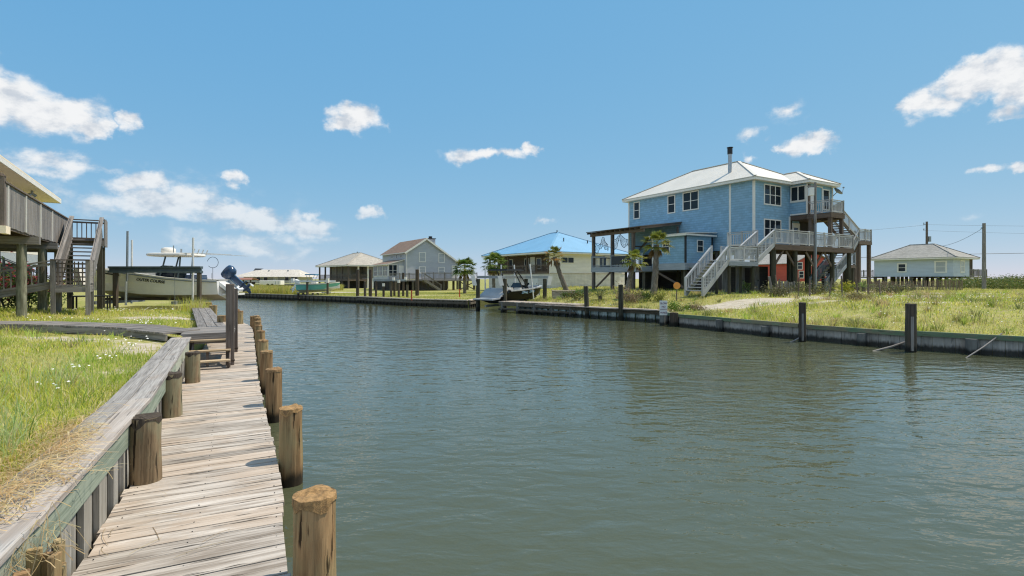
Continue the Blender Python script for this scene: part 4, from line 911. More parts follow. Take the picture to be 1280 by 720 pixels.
window(th_, (5.8,0,3.4), (1,0,0), .7, 1.0); window(th_, (8.2,0,3.95), (1,0,0), 1.5, .35, 2, 1)
mb = MB(); mb.tube([(5,6.5,6.6),(5,6.5,7.2)], .12, 8); mb.build('vent_pipe', M['steel'], th_)
# long low pale house in the far distance
lh = thing('low_house', 'long low pale house with wide roof far across the canal', 'house', (-67.6, 128, .4), R(0))
mb = MB(); mb.prism(rect(1.5,15,0,9), 1.0, 2.6); mb.build('wall', M['offwhite'], lh)
vs = [(-.6,-1.6,2.5),(16.2,-1.6,2.5),(16.2,10,2.5),(-.6,10,2.5),(3.2,4.2,4.35),(13.4,4.2,4.35)]
mb = MB()
for f in ((0,1,5,4),(2,3,4,5),(3,0,4),(1,2,5)): mb.slab([vs[i] for i in f], .1, M['roof_pale'])
mb.build('roof', M['roof_pale'], lh); mb = MB(); mb.poly([(2.4,3.2,3.75),(2.4,5.2,3.75),(2.6,4.2,4.6)]); mb.slab([(2.2,3.0,3.7),(4.4,4.2,4.6),(2.3,4.2,4.65)], .05); mb.build('gablet', M['darkgrey'], lh)
for x in (5.2,7.0,12.2): window(lh, (x,0,1.9), (1,0,0), .9, 1.0, 1, 1)
window(lh, (14.0,0,1.9), (1,0,0), 1.6, 1.0, 2, 1); door(lh, (9.4,0,1.05), (1,0,0), .9, 1.45, M['white'])
railing(lh, [(1.5,-1.5,.75),(16,-1.5,.75)], .8, M['white'], .3, 2.5, pw=.14); mb = MB(); mb.box((1.5,-1.6,.5),(16,0,.75)); mb.build('deck', M['greywood'], lh)
posts(lh, [(x,-1.3) for x in (2,5,8,11,14)], -.4, .5, .25, M['houseposts'], 'piling')
for x in (6.5,11.3): mb = MB(); mb.box((x-.15,2.6,3.6),(x+.15,2.9,4.2)); mb.build('roof_vent', M['steel'], lh)
t = thing('pavilion', 'rust red roofed open pavilion on dark posts by the far bank', 'pavilion', P(302, 360, 112)); t.location.z = zR(t.location.x, 112)
mb = MB(); mb.slab([(-2.9,-1.5,1.55),(2.9,-1.5,1.55),(2.4,0,1.95),(-2.4,0,1.95)], .12); mb.slab([(-2.4,0,1.95),(2.4,0,1.95),(2.9,1.5,1.55),(-2.9,1.5,1.55)], .12); mb.build('roof', M['roof_red'], t)
for x in (-2.5,-.8,.9,2.5):
    mb = MB(); mb.box((x-.12,-1.2,-.3),(x+.12,-.96,1.5)); mb.build('post', M['houseposts'], t)
mb = MB(); mb.box((-2.6,.5,0),(2.6,.7,1.0)); mb.build('rear_wall', M['darkboards'], t)
t = thing('trailer', 'white box trailer parked in front of the low pale house', 'trailer', P(340, 361, 118)); t.location.z = zR(t.location.x, 118)
mb = MB(); mb.box((-2.4,-1,.35),(2.4,1,1.35)); mb.build('body', M['white'], t, bevel=.08); mb = MB(); mb.box((1.2,-1.03,.5),(1.3,-1.0,1.2)); mb.box((1.8,-1.03,.5),(1.9,-1.0,1.2)); mb.build('door_frame', M['steel'], t)
for x in (-.5,.5): mb = MB(); mb.tube([(x,-1.0,.33),(x,-.8,.33)], .33, 12); mb.build('wheel', M['black'], t)
# cream house with blue pyramid roof
cz = 1.0
cr = thing('pyramid_roof_house', 'cream two level house under a bright blue pyramid roof', 'house', (4.75, 65.2, cz), R(33.6))
Wd, Ln = 13.2, 14.8
mb = MB(); mb.prism(rect(0,Wd,0,Ln), 0-.3, 2.15); mb.build('lower_wall', M['beige'], cr)
mb = MB(); mb.prism(rect(0,Wd,0,.15), 2.15, 4.75); mb.prism(rect(1.5,Wd,.16,Ln), 2.15, 4.74); mb.build('wall', M['creamwall'], cr)
hip(cr, 0, Wd, 0, Wd+1.6, 4.88, .43, M['roof_blue'], .85, .2)
mb = MB(); mb.prism(rect(1.42,1.49,.3,Ln-.3), 2.3, 4.7); mb.build('porch_wall', M['brownwood'], cr)
mb = MB(); mb.box((-.1,.16,2.1),(1.5,Ln,2.3)); mb.build('porch_floor', M['brownwood'], cr); railing(cr, [(-.05,.3,2.3),(-.05,Ln,2.3)], .95, M['brownwood'], .16, 2.4, pw=.14)
for y in (.3,4.9,9.5,14.5): mb = MB(); mb.box((-.1,y-.1,2.3),(.1,y+.1,4.7)); mb.build('porch_post', M['brownwood'], cr)
for y in (2.0,4.2,7.0,11): window(cr, (1.42,y,3.5), (0,-1,0), .9, 1.3, 1, 1)
door(cr, (1.42,5.6,2.3), (0,-1,0), .9, 2.0, M['darkboards'])
window(cr, (2.9,0,3.85), (1,0,0), 1.9, .65, 2, 1); window(cr, (9,0,3.6), (1,0,0), 1.2, 1.2, 2, 1)
mb = MB(); mb.box((0,-.05,2.1),(Wd,-.002,2.2)); mb.build('trim_band', M['sand_bag'], cr)
for x, y, z in ((4.6,2.9,6.9),(8.6,2.6,6.7),(6.4,6.6,8.3)): mb = MB(); mb.tube([(x,y,z-.6),(x,y,z+.08)], .07, 8); mb.build('vent_pipe', M['black'], cr)
door(cr, (-.0,3.0,-.1), (0,-1,0), .9, 1.95, M['offwhite'])
# red house seen between the posts
q = P(992, 357, 82); rh = thing('red_house', 'red house far off, seen between the posts under the blue house deck', 'house', (q.x, q.y, 1.5), R(20))
mb = MB(); vs = [(0,0,.5),(8.6,0,.5),(8.6,0,3.4),(4.3,0,5.2),(0,0,3.4)]; vs += [(x,9,z) for x, y, z in vs]; fs = [(0,1,2,3,4),(9,8,7,6,5),(0,4,9,5),(1,6,7,2),(0,5,6,1)]; mb.add(vs, fs, [[(vs[i][0]+vs[i][1], vs[i][2]) for i in f] for f in fs]); mb.build('wall', M['red'], rh)
mb = MB(); mb.slab([(4.3,-.3,5.35),(4.3,9.3,5.35),(-.4,9.3,3.4),(-.4,-.3,3.4)], .1); mb.slab([(4.3,-.3,5.35),(9,-.3,3.4),(9,9.3,3.4),(4.3,9.3,5.35)], .1); mb.build('roof', M['roof_grey'], rh)
for x, z in ((1.3,3.0),(1.6,1.6),(7.2,1.9),(4.3,3.6)): window(rh, (x,0,z), (1,0,0), .9, 1.0)
posts(rh, [(x,y) for x in (.3,4.3,8.3) for y in (.3,8)], -.6, .5, .3, M['houseposts'], 'piling')
# pale house on the right
ph_ = thing('pale_cottage', 'pale blue single storey cottage on short pilings at the far right', 'house', (56.0, 66.0, 1.45), R(31.4))
mb = MB(); mb.prism(rect(0,5.2,0,9.0), 1.3, 3.66); mb.build('wall', M['blue_pale'], ph_)
hip(ph_, 0, 6.3, 0, 9.0, 3.78, .52, M['roof_grey'], .6, .16)
window(ph_, (0,1.3,2.55), (0,-1,0), 1.0, 1.25, fw=.16, glass=M['blind']); window(ph_, (0,5.6,2.5), (0,-1,0), .8, .95, fw=.16); window(ph_, (2.9,0,2.6), (1,0,0), 1.1, 1.3, fw=.16, glass=M['blind'])
for p_ in ((6.2,.1),(6.2,4.5),(5.4,.1)): mb = MB(); mb.box((p_[0]-.1,p_[1]-.1,1.3),(p_[0]+.1,p_[1]+.1,3.6)); mb.build('porch_post', M['post'], ph_)
mb = MB(); mb.box((5.22,0,1.1),(11.5,6,1.3)); mb.build('deck', M['greywood'], ph_); railing(ph_, [(5.3,.05,1.3),(11.4,.05,1.3)], .95, M['greywood'], .18, 1.6); railing(ph_, [(11.4,.05,1.3),(11.4,5.9,1.3)], .95, M['greywood'], .18, 1.6)
railing(ph_, [(-.1,9.1,1.3),(-.1,11.5,1.3)], .9, M['greywood'], .18, 1.2); mb = MB(); mb.box((-.2,9.02,1.1),(4,11.6,1.3)); mb.build('deck', M['greywood'], ph_)
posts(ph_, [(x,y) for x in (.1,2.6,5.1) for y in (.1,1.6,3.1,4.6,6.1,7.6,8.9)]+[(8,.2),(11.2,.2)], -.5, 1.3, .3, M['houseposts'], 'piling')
# ================================================================ LEFT HOUSE
HL = thing('stilt_house', 'cream house with grey boarded balcony and outside stair on mottled pilings', 'house', (-14.8, 15.2, 1.38), math.atan2(.55,.835))
dz = 4.3-1.38
mb = MB(); 
for k in range(24): mb.box((-3.0,-.4+k*.47,dz-.06),(.0,-.4+k*.47+.46,dz-.01))
mb.build('deck', M['greywood'], HL)
mb = MB(); mb.box((-.06,-.4,dz-.36),(.0,10.9,dz-.065)); mb.box((-3,-.4,dz-.36),(-.065,-.34,dz-.065)); mb.box((-3,4,dz-.3),(-.065,4.1,dz-.065)); mb.box((-3,8,dz-.3),(-.065,8.1,dz-.065)); mb.build('rim_beam', M['brownwood'], HL)
# boarded balustrade: boards between white strips
mb = MB(); y = -.35
while y < 10.7:
    w_ = random.uniform(.17,.22); mb.box((.0,y,dz-.30+random.uniform(-.02,.02)),(.028,y+w_-.008,dz+.95)); y += w_
x = -.1
while x > -4.5:
    w_ = random.uniform(.17,.22); mb.box((x-w_+.008,-.43,dz-.25),(x,-.402,dz+.95)); x -= w_
mb.build('balustrade_boards', M['greywood'], HL)
mb = MB(); mb.box((-.06,-.4,dz+.955),(.08,10.8,dz+1.0)); mb.box((-4.5,-.5,dz+.955),(-.06,-.36,dz+1.0)); mb.build('handrail', M['post'], HL)
for y in (.05,2.35,4.65,6.95): mb = MB(); mb.box((.03,y-.035,dz-.28),(.06,y+.035,dz+.93)); mb.build('batten', M['white'], HL)
mb = MB(); mb.box((-.12,-.46,dz-.3),(.06,-.28,dz+1.12)); mb.build('corner_post', M['post'], HL)
mb = MB(); mb.tube([(-.03,-.37,dz+1.12),(-.03,-.37,dz+1.2)], [.12,.06], 10); mb.build('post_cap', M['lift_post'], HL)
mb = MB(); mb.prism(rect(-9,-2.3,-.5,16.5), dz, dz+2.55); mb.build('wall', M['cream'], HL)
mb = MB(); ze = dz+2.62; mb.slab([(-1.05,-3.5,ze),(-1.05,17.3,ze),(-9.5,17.3,ze+3.4),(-9.5,-3.5,ze+3.4)], .05, M['roof_white'], udir=(0,1,0), under=M['cream']); rf = mb.build('roof', M['roof_white'], HL)
mb = MB(); mb.box((-1.09,-3.5,ze-.24),(-1.05,17.3,ze-.055)); mb.box((-3.2,17.26,ze-.24),(-1.09,17.3,ze-.055)); mb.build('fascia', M['white'], rf)
mb = MB(); mb.box((-2.4,-3.4,ze-.22),(-1.095,17.2,ze-.2)); mb.build('soffit', M['cream'], rf)
for y in (4.0,12.6):
    mb = MB(); mb.tube([(-1.5,y,ze-.23),(-1.5,y,ze-.36)], .05, 8); mb.tube([(-1.5,y,ze-.36),(-1.38,y+.08,ze-.46)], [.05,.09], 8); mb.tube([(-1.5,y,ze-.36),(-1.62,y-.08,ze-.46)], [.05,.09], 8); mb.build('flood_light', M['steel'], rf)
posts(HL, [(-.25,3.4),(-.25,6.9),(-.25,10.4)], -.4, dz-.36, .30, M['barkpost'], 'piling', True)
posts(HL, [(-.25,-.1),(-3,.0),(-3,3.4),(-3,6.9),(-3,10.4),(-6,3.4),(-6,6.9),(-6,10.4),(-3,14),(-6,14)], -.4, dz-.36, .28, M['houseposts'], 'piling', True)
for y in (3.4,6.9,10.3): mb = MB(); mb.box((-6.2,y-.14,dz-.62),(.22,y-.04,dz-.37)); mb.box((-6.2,y+.04,dz-.62),(.22,y+.14,dz-.37)); mb.build('bearer', M['greywood'], HL)
mb = MB(); mb.box((-.02,-.6,dz-.52),(.12,-.1,dz-.3)); mb.build('bracket', M['cream'], HL)
# stair: head landing, flight towards the camera, mid landing, lower flight
Gw = M['greywood']
mb = MB(); mb.box((-.02,9.75,dz-.06),(1.45,11.05,dz)); mb.box((-.02,9.75,dz-.3),(1.45,9.82,dz-.065)); mb.box((1.38,9.83,dz-.3),(1.45,11.05,dz-.065)); mb.build('stair_landing', Gw, HL)
railing(HL, [(.0,11.0,dz),(1.4,11.0,dz)], .98, M['post'], .17, 1.4)
mb = MB(); y = 9.78
while y < 11.0: mb.box((1.455,y,dz-.30),(1.48,y+.19,dz+.96)); y += .2
mb.build('balustrade_boards', Gw, HL)
mz = 2.25-1.38
mb = MB()
for k in range(11):
    q = V((0,6.3,mz)).lerp(V((0,9.75,dz)), (k+.6)/11); mb.box((.36,q.y-.15,q.z-.02),(1.3,q.y+.13,q.z+.025))
for x in (.33,1.33): mb.bar((x,6.25,mz-.05),(x,9.8,dz-.1),.05,.28)
mb.build('stairs', Gw, HL)
for x in (.30,1.37):
    mb = MB(); mb.bar((x,6.2,mz+.96),(x,9.85,dz+1.02),.16,.05); mb.bar((x,6.25,mz+.5),(x,9.8,dz+.55),.03,.95); mb.build('stair_side', Gw, HL)
mb = MB(); mb.box((.3,5.0,mz-.06),(1.4,6.25,mz)); mb.box((.28,4.97,mz-.28),(1.42,5.03,mz-.065)); mb.box((1.37,5.04,mz-.28),(1.42,6.25,mz-.065)); mb.build('stair_landing', Gw, HL)
mb = MB()
for i in range(9): x = .36+i*.12; mb.box((x-.02,4.985,mz),(x+.02,5.01,mz+.9))
for j in range(5): mb.box((.32,5.012,mz+.12+j*.17),(1.36,5.03,mz+.16+j*.17))
mb.box((.28,4.93,mz+.93),(1.42,5.07,mz+.97)); mb.build('lattice_rail', M['post'], HL)
for x, y in ((.34,5.02),(1.36,5.02),(1.36,6.2),(.34,6.2)): mb = MB(); mb.box((x-.07,y-.07,-.3),(x+.07,y+.07,mz+.95)); mb.build('newel_post', Gw, HL)
mb = MB(); mb.bar((1.40,5.0,mz+.5),(1.40,6.25,mz+.5),.03,.9); mb.build('side_panel', Gw, HL)
posts(HL, [(1.3,9.85),(1.3,10.9),(.1,10.95)], -.3, dz-.3, .2, M['dkpost'], 'newel_post')
stairs(HL, (-3.1,5.1,.1), (.3,5.1,mz), (0,1,0), 1.0, Gw, 4); railing(HL, [(-3.1,5.05,.15),(.3,5.05,mz)], .92, Gw, .18, 1.7)
# things under and beyond the left house
t = thing('garden_chair', 'green plastic garden chair under the left house at the photo edge', 'chair', (-17.6,17.3,zL(-17.6,17.3)-.02), R(40), None, .8); mb = MB(); mb.box((-.3,-.25,.36),(.3,.25,.40)); mb.build('seat', M['teal'], t); mb = MB(); mb.obox((0,.3,.56),((.3,0,0),(0,.02,0),(0,.08,.16))); mb.build('backrest', M['teal'], t)
for x in (-.26,.26):
    for y in (-.2,.2): mb = MB(); mb.box((x-.025,y-.025,0),(x+.025,y+.025,.36)); mb.build('leg', M['teal'], t)
t = thing('patio_table', 'dark patio table under the mid landing of the left house stair', 'table', (-18.9,23.4,zL(-18.9,23.4)), R(30)); mb = MB(); mb.box((-.7,-.4,.70),(.7,.4,.75)); mb.build('tabletop', M['black'], t)
for x in (-.6,.6):
    for y in (-.33,.33): mb = MB(); mb.box((x-.03,y-.03,0),(x+.03,y+.03,.70)); mb.build('leg', M['black'], t)
t = thing('neighbour_house', 'grey sided stilt house standing beyond the left house', 'house', (-55,35.5,1.35), R(20))
mb = MB(); mb.prism(rect(0,15,0,9), 3.3, 5.0); mb.build('wall', M['beige'], t); hip(t, 0, 15, 0, 9, 6.2-1.1, .3, M['roof_pale'], .5)
posts(t, [(x,y) for x in (.4,4,7.5,11,14.6) for y in (.3,4.5,8.7)], -.4, 2.6, .36, M['houseposts'], 'piling')
mb = MB(); mb.box((0,-1.8,2.3),(15,0,2.6)); mb.box((0,.01,2.4),(15,9,3.28)); mb.build('deck', M['bluegrey'], t); railing(t, [(0,-1.75,2.6),(15,-1.75,2.6)], .95, M['white'], .2, 1.9)
mb = MB(); mb.prism(rect(1,14,3,8.6), 0, 2.4); mb.build('store_wall', M['darkboards'], t)
stairs(t, (20.0,-1.6,.1), (15.0,-1.6,2.6), (0,1,0), 1.2, M['darkgrey']); railing(t, [(20.0,-1.65,.1),(15.0,-1.65,2.6)], .95, M['darkgrey'], .25, 1.8)
# ================================================================ BOATS AND LIFTS
def hull_mesh(Ls, hullmat, topmat, botmat):
    """stations: x, half beam at gunwale, z gunwale, half beam at chine, z chine, z keel"""
    mb = MB(); k = len(Ls); vs = []
    for x, bg_, zg, bc_, zc, zk in Ls:
        hm, zm = bc_+(bg_-bc_)*.62, zc+(zg-zc)*.55
        vs += [(x,-bg_,zg),(x,-hm,zm),(x,-bc_,zc),(x,0,zk),(x,bc_,zc),(x,hm,zm),(x,bg_,zg)]
    def strip(cols, mat, sm):
        for c0 in cols:
            fs = [(i*7+c0, i*7+c0+1, (i+1)*7+c0+1, (i+1)*7+c0) for i in range(k-1)]
            mb.add(vs, fs, [[(vs[i][0], vs[i][2]) for i in f] for f in fs], None, mat, sm)
    strip((0,1,4,5), hullmat, True); strip((2,3), botmat, True)
    mb.add(vs, [tuple(range(6,-1,-1))], [[(vs[i][1], vs[i][2]) for i in range(6,-1,-1)]], None, hullmat)
    return mb
def gunwale_mesh(Ls, w_, floor, mat, lip=.05):
    """cap round the hull, inner liner and cockpit sole"""
    mb = MB(); k = len(Ls); vs = []
    for x, bg_, zg, *_ in Ls:
        b2 = max(bg_-w_, .0); b2 = b2 if b2 > .02 else .0
        vs += [(x,-bg_-lip*.5,zg-.02),(x,-bg_-lip*.5,zg+lip),(x,-b2,zg+lip),(x,-b2*.96,min(floor, zg)),(x,b2*.96,min(floor, zg)),(x,b2,zg+lip),(x,bg_+lip*.5,zg+lip),(x,bg_+lip*.5,zg-.02)]
    fs = [(i*8+c, (i+1)*8+c, (i+1)*8+c+1, i*8+c+1) for i in range(k-1) for c in range(7)]
    mb.add(vs, fs, [[(vs[i][0], vs[i][1]+vs[i][2]) for i in f] for f in fs], None, mat)
    return mb
def outboard(parent, x, z, mat, s=1.0, tilt=0.0):
    """engine built upright at the origin, tilted and set on the transom"""
    mt = Matrix.Translation((x,0,z)) @ Matrix.Rotation(tilt, 4, 'Y') @ Matrix.Scale(s, 4)
    e = MB(); secs = [(0,.16,.24),(.12,.22,.36),(.34,.235,.40),(.5,.19,.34),(.56,.08,.2)]; vs = []; n = 12
    for z_, hy, hx in secs:
        for a in range(n): th = 2*PI*a/n; cx, sy = math.cos(th), math.sin(th); vs.append(mt @ V((-.30+hx*abs(cx)**.7*(1 if cx > 0 else -1), hy*abs(sy)**.7*(1 if sy > 0 else -1), z_+.15)))
    fs = [(q*n+a, q*n+(a+1)%n, (q+1)*n+(a+1)%n, (q+1)*n+a) for q in range(len(secs)-1) for a in range(n)]+[tuple(range(n-1,-1,-1)), tuple(range((len(secs)-1)*n, len(secs)*n))]
    e.add(vs, fs, [[(0,0)]*len(f) for f in fs], None, mat, True); root = e.build('outboard_engine', mat, parent)
    def o(c, h, m=mat, b_=None):
        mm = mt.to_3x3(); return (mt @ V(c), (mm @ V((h[0],0,0)), mm @ V((0,h[1],0)), mm @ V((0,0,h[2]))))
    l = MB(); l.obox(*o((-.28,0,-.2), (.13,.07,.36))); l.obox(*o((-.34,0,-.55), (.24,.11,.015))); l.obox(*o((-.30,0,-.78), (.10,.035,.26))); l.obox(*o((-.26,0,-1.05), (.07,.012,.1)))
    l.tube([mt @ V((-.05,0,-.8)), mt @ V((-.2,0,-.8)), mt @ V((-.5,0,-.8)), mt @ V((-.58,0,-.8))], [.03*s,.085*s,.08*s,.03*s], 10); l.build('lower_unit', mat, root)
    p = MB()
    for k in range(3):
        a = 2*PI*k/3; c = mt @ V((-.6, .1*math.cos(a), -.8+.1*math.sin(a))); mm = mt.to_3x3()
        p.obox(c, (mm @ V((.03,-.05*math.sin(a),.05*math.cos(a))), mm @ V((0,.10*math.cos(a),.10*math.sin(a))), mm @ V((.006,0,0))))
    p.build('propeller', M['steel'], root)
    b_ = MB(); b_.obox(*o((0,0,-.1), (.10,.09,.26))); b_.build('bracket', M['steel'], root)
# white centre console boat on the left lift: bow to the left
BY = 27.6; st = P(286, 375, BY); bt = thing('centre_console_boat', 'white centre console fishing boat with black name lettering hoisted on a lift', 'boat', (st.x, BY, 1.32), R(181.5))
Ls = [(0,1.18,1.05,1.05,.36,.02),(1.2,1.25,1.08,1.1,.34,.0),(2.6,1.28,1.2,1.08,.34,.0),(4.0,1.24,1.40,.95,.38,.04),(5.2,1.06,1.55,.68,.50,.12),(6.2,.70,1.64,.36,.70,.30),(6.9,.33,1.70,.13,1.02,.66),(7.25,.03,1.73,.01,1.42,1.28)]
hull_mesh(Ls, M['hull'], M['white'], M['hullbot']).build('hull', M['hull'], bt); gunwale_mesh(Ls[:7]+[(7.2,.05,1.73,0,0,0)], .2, .55, M['white']).build('gunwale', M['white'], bt)
mb = MB(); mb.box((-.5,-.7,.30),(-.01,.7,.40)); mb.obox((-.2,0,.75), ((.28,0,.22),(0,.95,0),(-.05,0,.06))); mb.build('stern_bracket', M['hull'], bt)
mb = MB(); mb.box((2.5,-.5,.55),(3.5,.5,1.45)); mb.obox((3.35,0,1.62), ((.05,0,-.02),(0,.45,0),(-.12,0,.22)), M['glass']); mb.build('console', M['white'], bt)
mb = MB(); mb.box((1.4,-.5,.55),(2.0,.5,1.25)); mb.box((1.42,-.5,1.26),(1.95,.5,1.36),M['navy']); mb.build('leaning_seat', M['white'], bt)
for y in (-.55,.55):
    for x0, x1 in ((3.45,2.85),(2.45,2.1)): mb = MB(); mb.tube([(x0,y,.6),((x0*.4+x1*.6),y,1.8),(x1+.1,y,2.34)], .04, 8); mb.build('top_leg', M['beam'], bt)
mb = MB(); vs = []; n = 20
for z_, k in ((2.33,.93),(2.38,1.0),(2.46,.98),(2.50,.85)):
    for a in range(n): th = 2*PI*a/n; c, s_ = math.cos(th), math.sin(th); vs.append((2.72+1.25*k*abs(c)**.5*(1 if c > 0 else -1), .95*k*abs(s_)**.5*(1 if s_ > 0 else -1), z_))
fs = [(q*n+a, q*n+(a+1)%n, (q+1)*n+(a+1)%n, (q+1)*n+a) for q in range(3) for a in range(n)]+[tuple(range(n-1,-1,-1)), tuple(range(3*n,4*n))]
mb.add(vs, fs, [[(0,0)]*len(f) for f in fs], None, None, False); hard = mb.build('hard_top', M['white'], bt)
mb = MB(); mb.tube([(3.15,0,2.5),(3.15,0,2.57),(3.15,0,2.75),(3.15,0,2.81)], [.3,.34,.33,.2], 16); mb.build('radar_dome', M['white'], hard)
mb = MB(); mb.tube([(2.7,.3,2.48),(2.7,.3,2.9)], .03, 6); mb.build('antenna', M['steel'], hard)
mb = MB(); mb.tube([(2.6,-.2,2.48),(2.6,-.2,2.75)], .05, 6); mb.build('antenna', M['steel'], hard)
for y in (.8,-.8): mb = MB(); mb.tube([(2.1,y,2.49),(.8,y*1.05,2.47),(-.6,y*1.1,2.40)], [.025,.02,.01], 6); mb.build('outrigger', M['pvc'], hard)
mb = MB()
for q in range(9): 
    th = 2*PI*q/8
mb.tube([(.35+.28*math.cos(a), .9, 2.0+.28*math.sin(a)) for a in np.linspace(.2, 5.6, 14)], .012, 5); mb.tube([(.35,.9,1.0),(.35,.9,1.75)], .012, 5); mb.build('landing_net', M['netline'], bt)
mb = MB()
for sg_ in (-1,1): mb.tube([V((a[0], sg_*(a[1]+.02), a[2]-.05)) for a in Ls], .028, 6)
mb.build('rub_rail', M['steel'], bt)
for x, y in ((1.55,.6),(1.55,.2),(1.55,-.2),(1.55,-.6)):
    mb = MB(); mb.tube([(x,y,2.42),(x-.12,y,2.72)], .03, 6); mb.build('rod_holder', M['pvc'], hard)
for x, y in ((5.6,.82),(1.2,1.12)): mb = MB(); mb.bar((x-.1,y,1.68 if x > 5 else 1.18),(x+.1,y,1.68 if x > 5 else 1.18),.03,.03); mb.box((x-.03,y-.02,1.6 if x > 5 else 1.1),(x+.03,y+.02,1.66 if x > 5 else 1.16)); mb.build('cleat', M['steel'], bt)
outboard(bt, -.12, .98, M['navy'], 1.0, R(48))
def hull_pt(Ls, x, f):
    for a, b_ in zip(Ls[:-1], Ls[1:]):
        if a[0] <= x <= b_[0]:
            t = (x-a[0])/(b_[0]-a[0]); g = [a[i]+(b_[i]-a[i])*t for i in range(6)]
            hm, zm = g[3]+(g[1]-g[3])*.62, g[4]+(g[2]-g[4])*.55
            return V((x, hm+(g[1]-hm)*f, zm+(g[2]-zm)*f))
nx = 3.28; p0, p1 = hull_pt(Ls, nx, .0), hull_pt(Ls, nx, .9); pa, pb = hull_pt(Ls, nx+.9, .35), hull_pt(Ls, nx-.9, .35)
rt = (pb-pa).normalized(); upv = (p1-p0); upv = (upv-rt*upv.dot(rt)).normalized(); nn = rt.cross(upv); ct = hull_pt(Ls, nx, .45)+nn*.03
lettering('OUTER COURSE', .2, ct, rt, upv, M['ink'], 'boat_name', bt, shear=.25, smallcaps=True)
p2 = hull_pt(Ls, 5.45, .6)+V((0,.05,0)); mb = MB()
for k in range(9): c = hull_pt(Ls, 5.95-k*.12, .62)+V((0,.03,0)); mb.obox(c, ((.04,0,0),(0,.012,0),(0,0,.035)))
mb.build('registration_mark', M['ink'], bt)
# lift under it
lf = thing('boat_lift', 'timber boat lift with dark slate beam and white guide poles under the white boat', 'boat lift', (-17.3, BY, .2))
def lx(px, y=BY): return (px-640)/F*y+17.3
y0, y1 = -1.75, 1.75
for px, w_, zt in ((144.5,.17,3.02),(249,.16,2.98)):
    for y in (y0, y1):
        mb = MB(); x = lx(px, BY+y); mb.box((x-w_/2,y-w_/2,-1),(x+w_/2,y+w_/2,zt-.35)); mb.build('lift_post', M['lift_post'], lf)
for y in (y0, y1):
    mb = MB(); mb.box((lx(137,BY+y),y-.13,2.58),(lx(252,BY+y),y+.13,2.68)); mb.box((lx(137,BY+y),y-.04,2.68),(lx(252,BY+y),y+.04,2.83)); mb.box((lx(137,BY+y),y-.13,2.831),(lx(252,BY+y),y+.13,2.90)); mb.build('lift_beam', M['beam'], lf)
    mb = MB(); mb.tube([(lx(137,BY+y)+.3,y,2.74),(lx(252,BY+y)-.3,y,2.74)], .04, 8); mb.build('drive_shaft', M['steel'], lf)
mb = MB(); mb.obox((lx(134),y0,2.35),((.14,0,.05),(0,.14,0),(-.1,0,.42))); mb.build('motor_cover', M['white'], lf)
for x in (lx(150),lx(243)): 
    mb = MB(); mb.box((x-.1,y0,1.0),(x+.1,y1,1.16)); mb.build('cradle_beam', M['steel'], lf)
    for y in (y0+.15,y1-.15): mb = MB(); mb.tube([(x,y,1.16),(x,y,2.6)], .012, 5); mb.build('cable', M['steel'], lf)
for y in (-.55,.55): mb = MB(); mb.box((lx(150)-.3,y-.1,1.165),(lx(243)+.3,y+.1,1.30)); mb.build('bunk', M['lift_post'], lf)
for px, yy, zb, zt in ((158,-1.45,.95,2.15),(159.5,-1.44,2.15,4.68),(165,1.45,.9,4.45),(241.5,-1.45,.95,4.35),(242,1.45,.9,3.0)):
    mb = MB(); x = lx(px, BY+yy); mb.tube([(x-.03,yy,zb),(x,yy,zt)], .05, 8); mb.build('guide_pole', M['pvc'] if px != 159.5 else M['steel'], lf)
# black wake boat on the right-bank lift
bb = thing('wake_boat', 'black hulled wake boat with pale stern deck hoisted on a lift at the far bank', 'boat', (-1.75, 39.9, .55), R(50))
Lb = [(0,1.12,.44,1.0,.28,.05),(.5,1.18,.60,1.05,.28,.0),(1.15,1.22,.96,1.08,.28,.0),(2.4,1.24,1.0,1.08,.28,.0),(3.8,1.2,1.08,.95,.34,.03),(5.0,1.0,1.18,.68,.46,.12),(5.8,.66,1.25,.36,.62,.28),(6.3,.30,1.29,.12,.86,.58),(6.5,.03,1.3,.01,1.1,1.0)]
hull_mesh(Lb, M['blackhull'], M['white'], M['blackhull']).build('hull', M['blackhull'], bb); gunwale_mesh(Lb[2:], .26, .5, M['greydeck'], .07).build('gunwale', M['greydeck'], bb)
mb = MB(); vs = [(-.75,-1.0,.40),(-.75,1.0,.40),(-.02,-1.12,.48),(-.02,1.12,.48),(.08,-1.12,.62),(.08,1.12,.62),(.95,-1.14,1.16),(.95,1.14,1.16),(1.4,-1.1,1.18),(1.4,1.1,1.18)]
fs = [(0,2,3,1),(2,4,5,3),(4,6,7,5),(6,8,9,7),(0,1,3,2)]; lo = [(x,y,.3) for x, y, z in vs]
for f in ((0,2,3,1),(2,4,5,3),(4,6,7,5),(6,8,9,7)): mb.slab([vs[i] for i in f], .1)
mb.build('stern_deck', M['greydeck'], bb)
mb = MB()
for k in range(5): x = .28+k*.14; z = .62+(x-.15)*.55+.012; mb.bar((x,-.9,z),(x,.9,z),.02,.012)
mb.build('deck_seam', M['darkgrey'], bb)
mb = MB(); mb.box((1.3,-.95,.55),(2.0,.95,.95)); mb.box((1.3,-.95,.95),(1.5,.95,1.2)); mb.box((2.6,-.9,.55),(3.2,-.3,1.2)); mb.box((2.6,.3,.55),(3.2,.9,1.2)); mb.build('seat', M['white'], bb)
for y in (-1.02,1.02):
    for x0, x1 in ((3.6,2.3),(2.9,1.9)): mb = MB(); mb.tube([(x0,y,1.1),((x0+x1)/2-.1,y*.95,1.95),(x1,y*.86,2.55)], .045, 8); mb.build('tower_leg', M['black'], bb)
mb = MB(); mb.box((.9,-1.0,2.55),(3.0,1.0,2.62)); mb.box((1.0,-.95,2.625),(2.8,.95,2.68)); mb.build('tower_top', M['darkgrey'], bb)
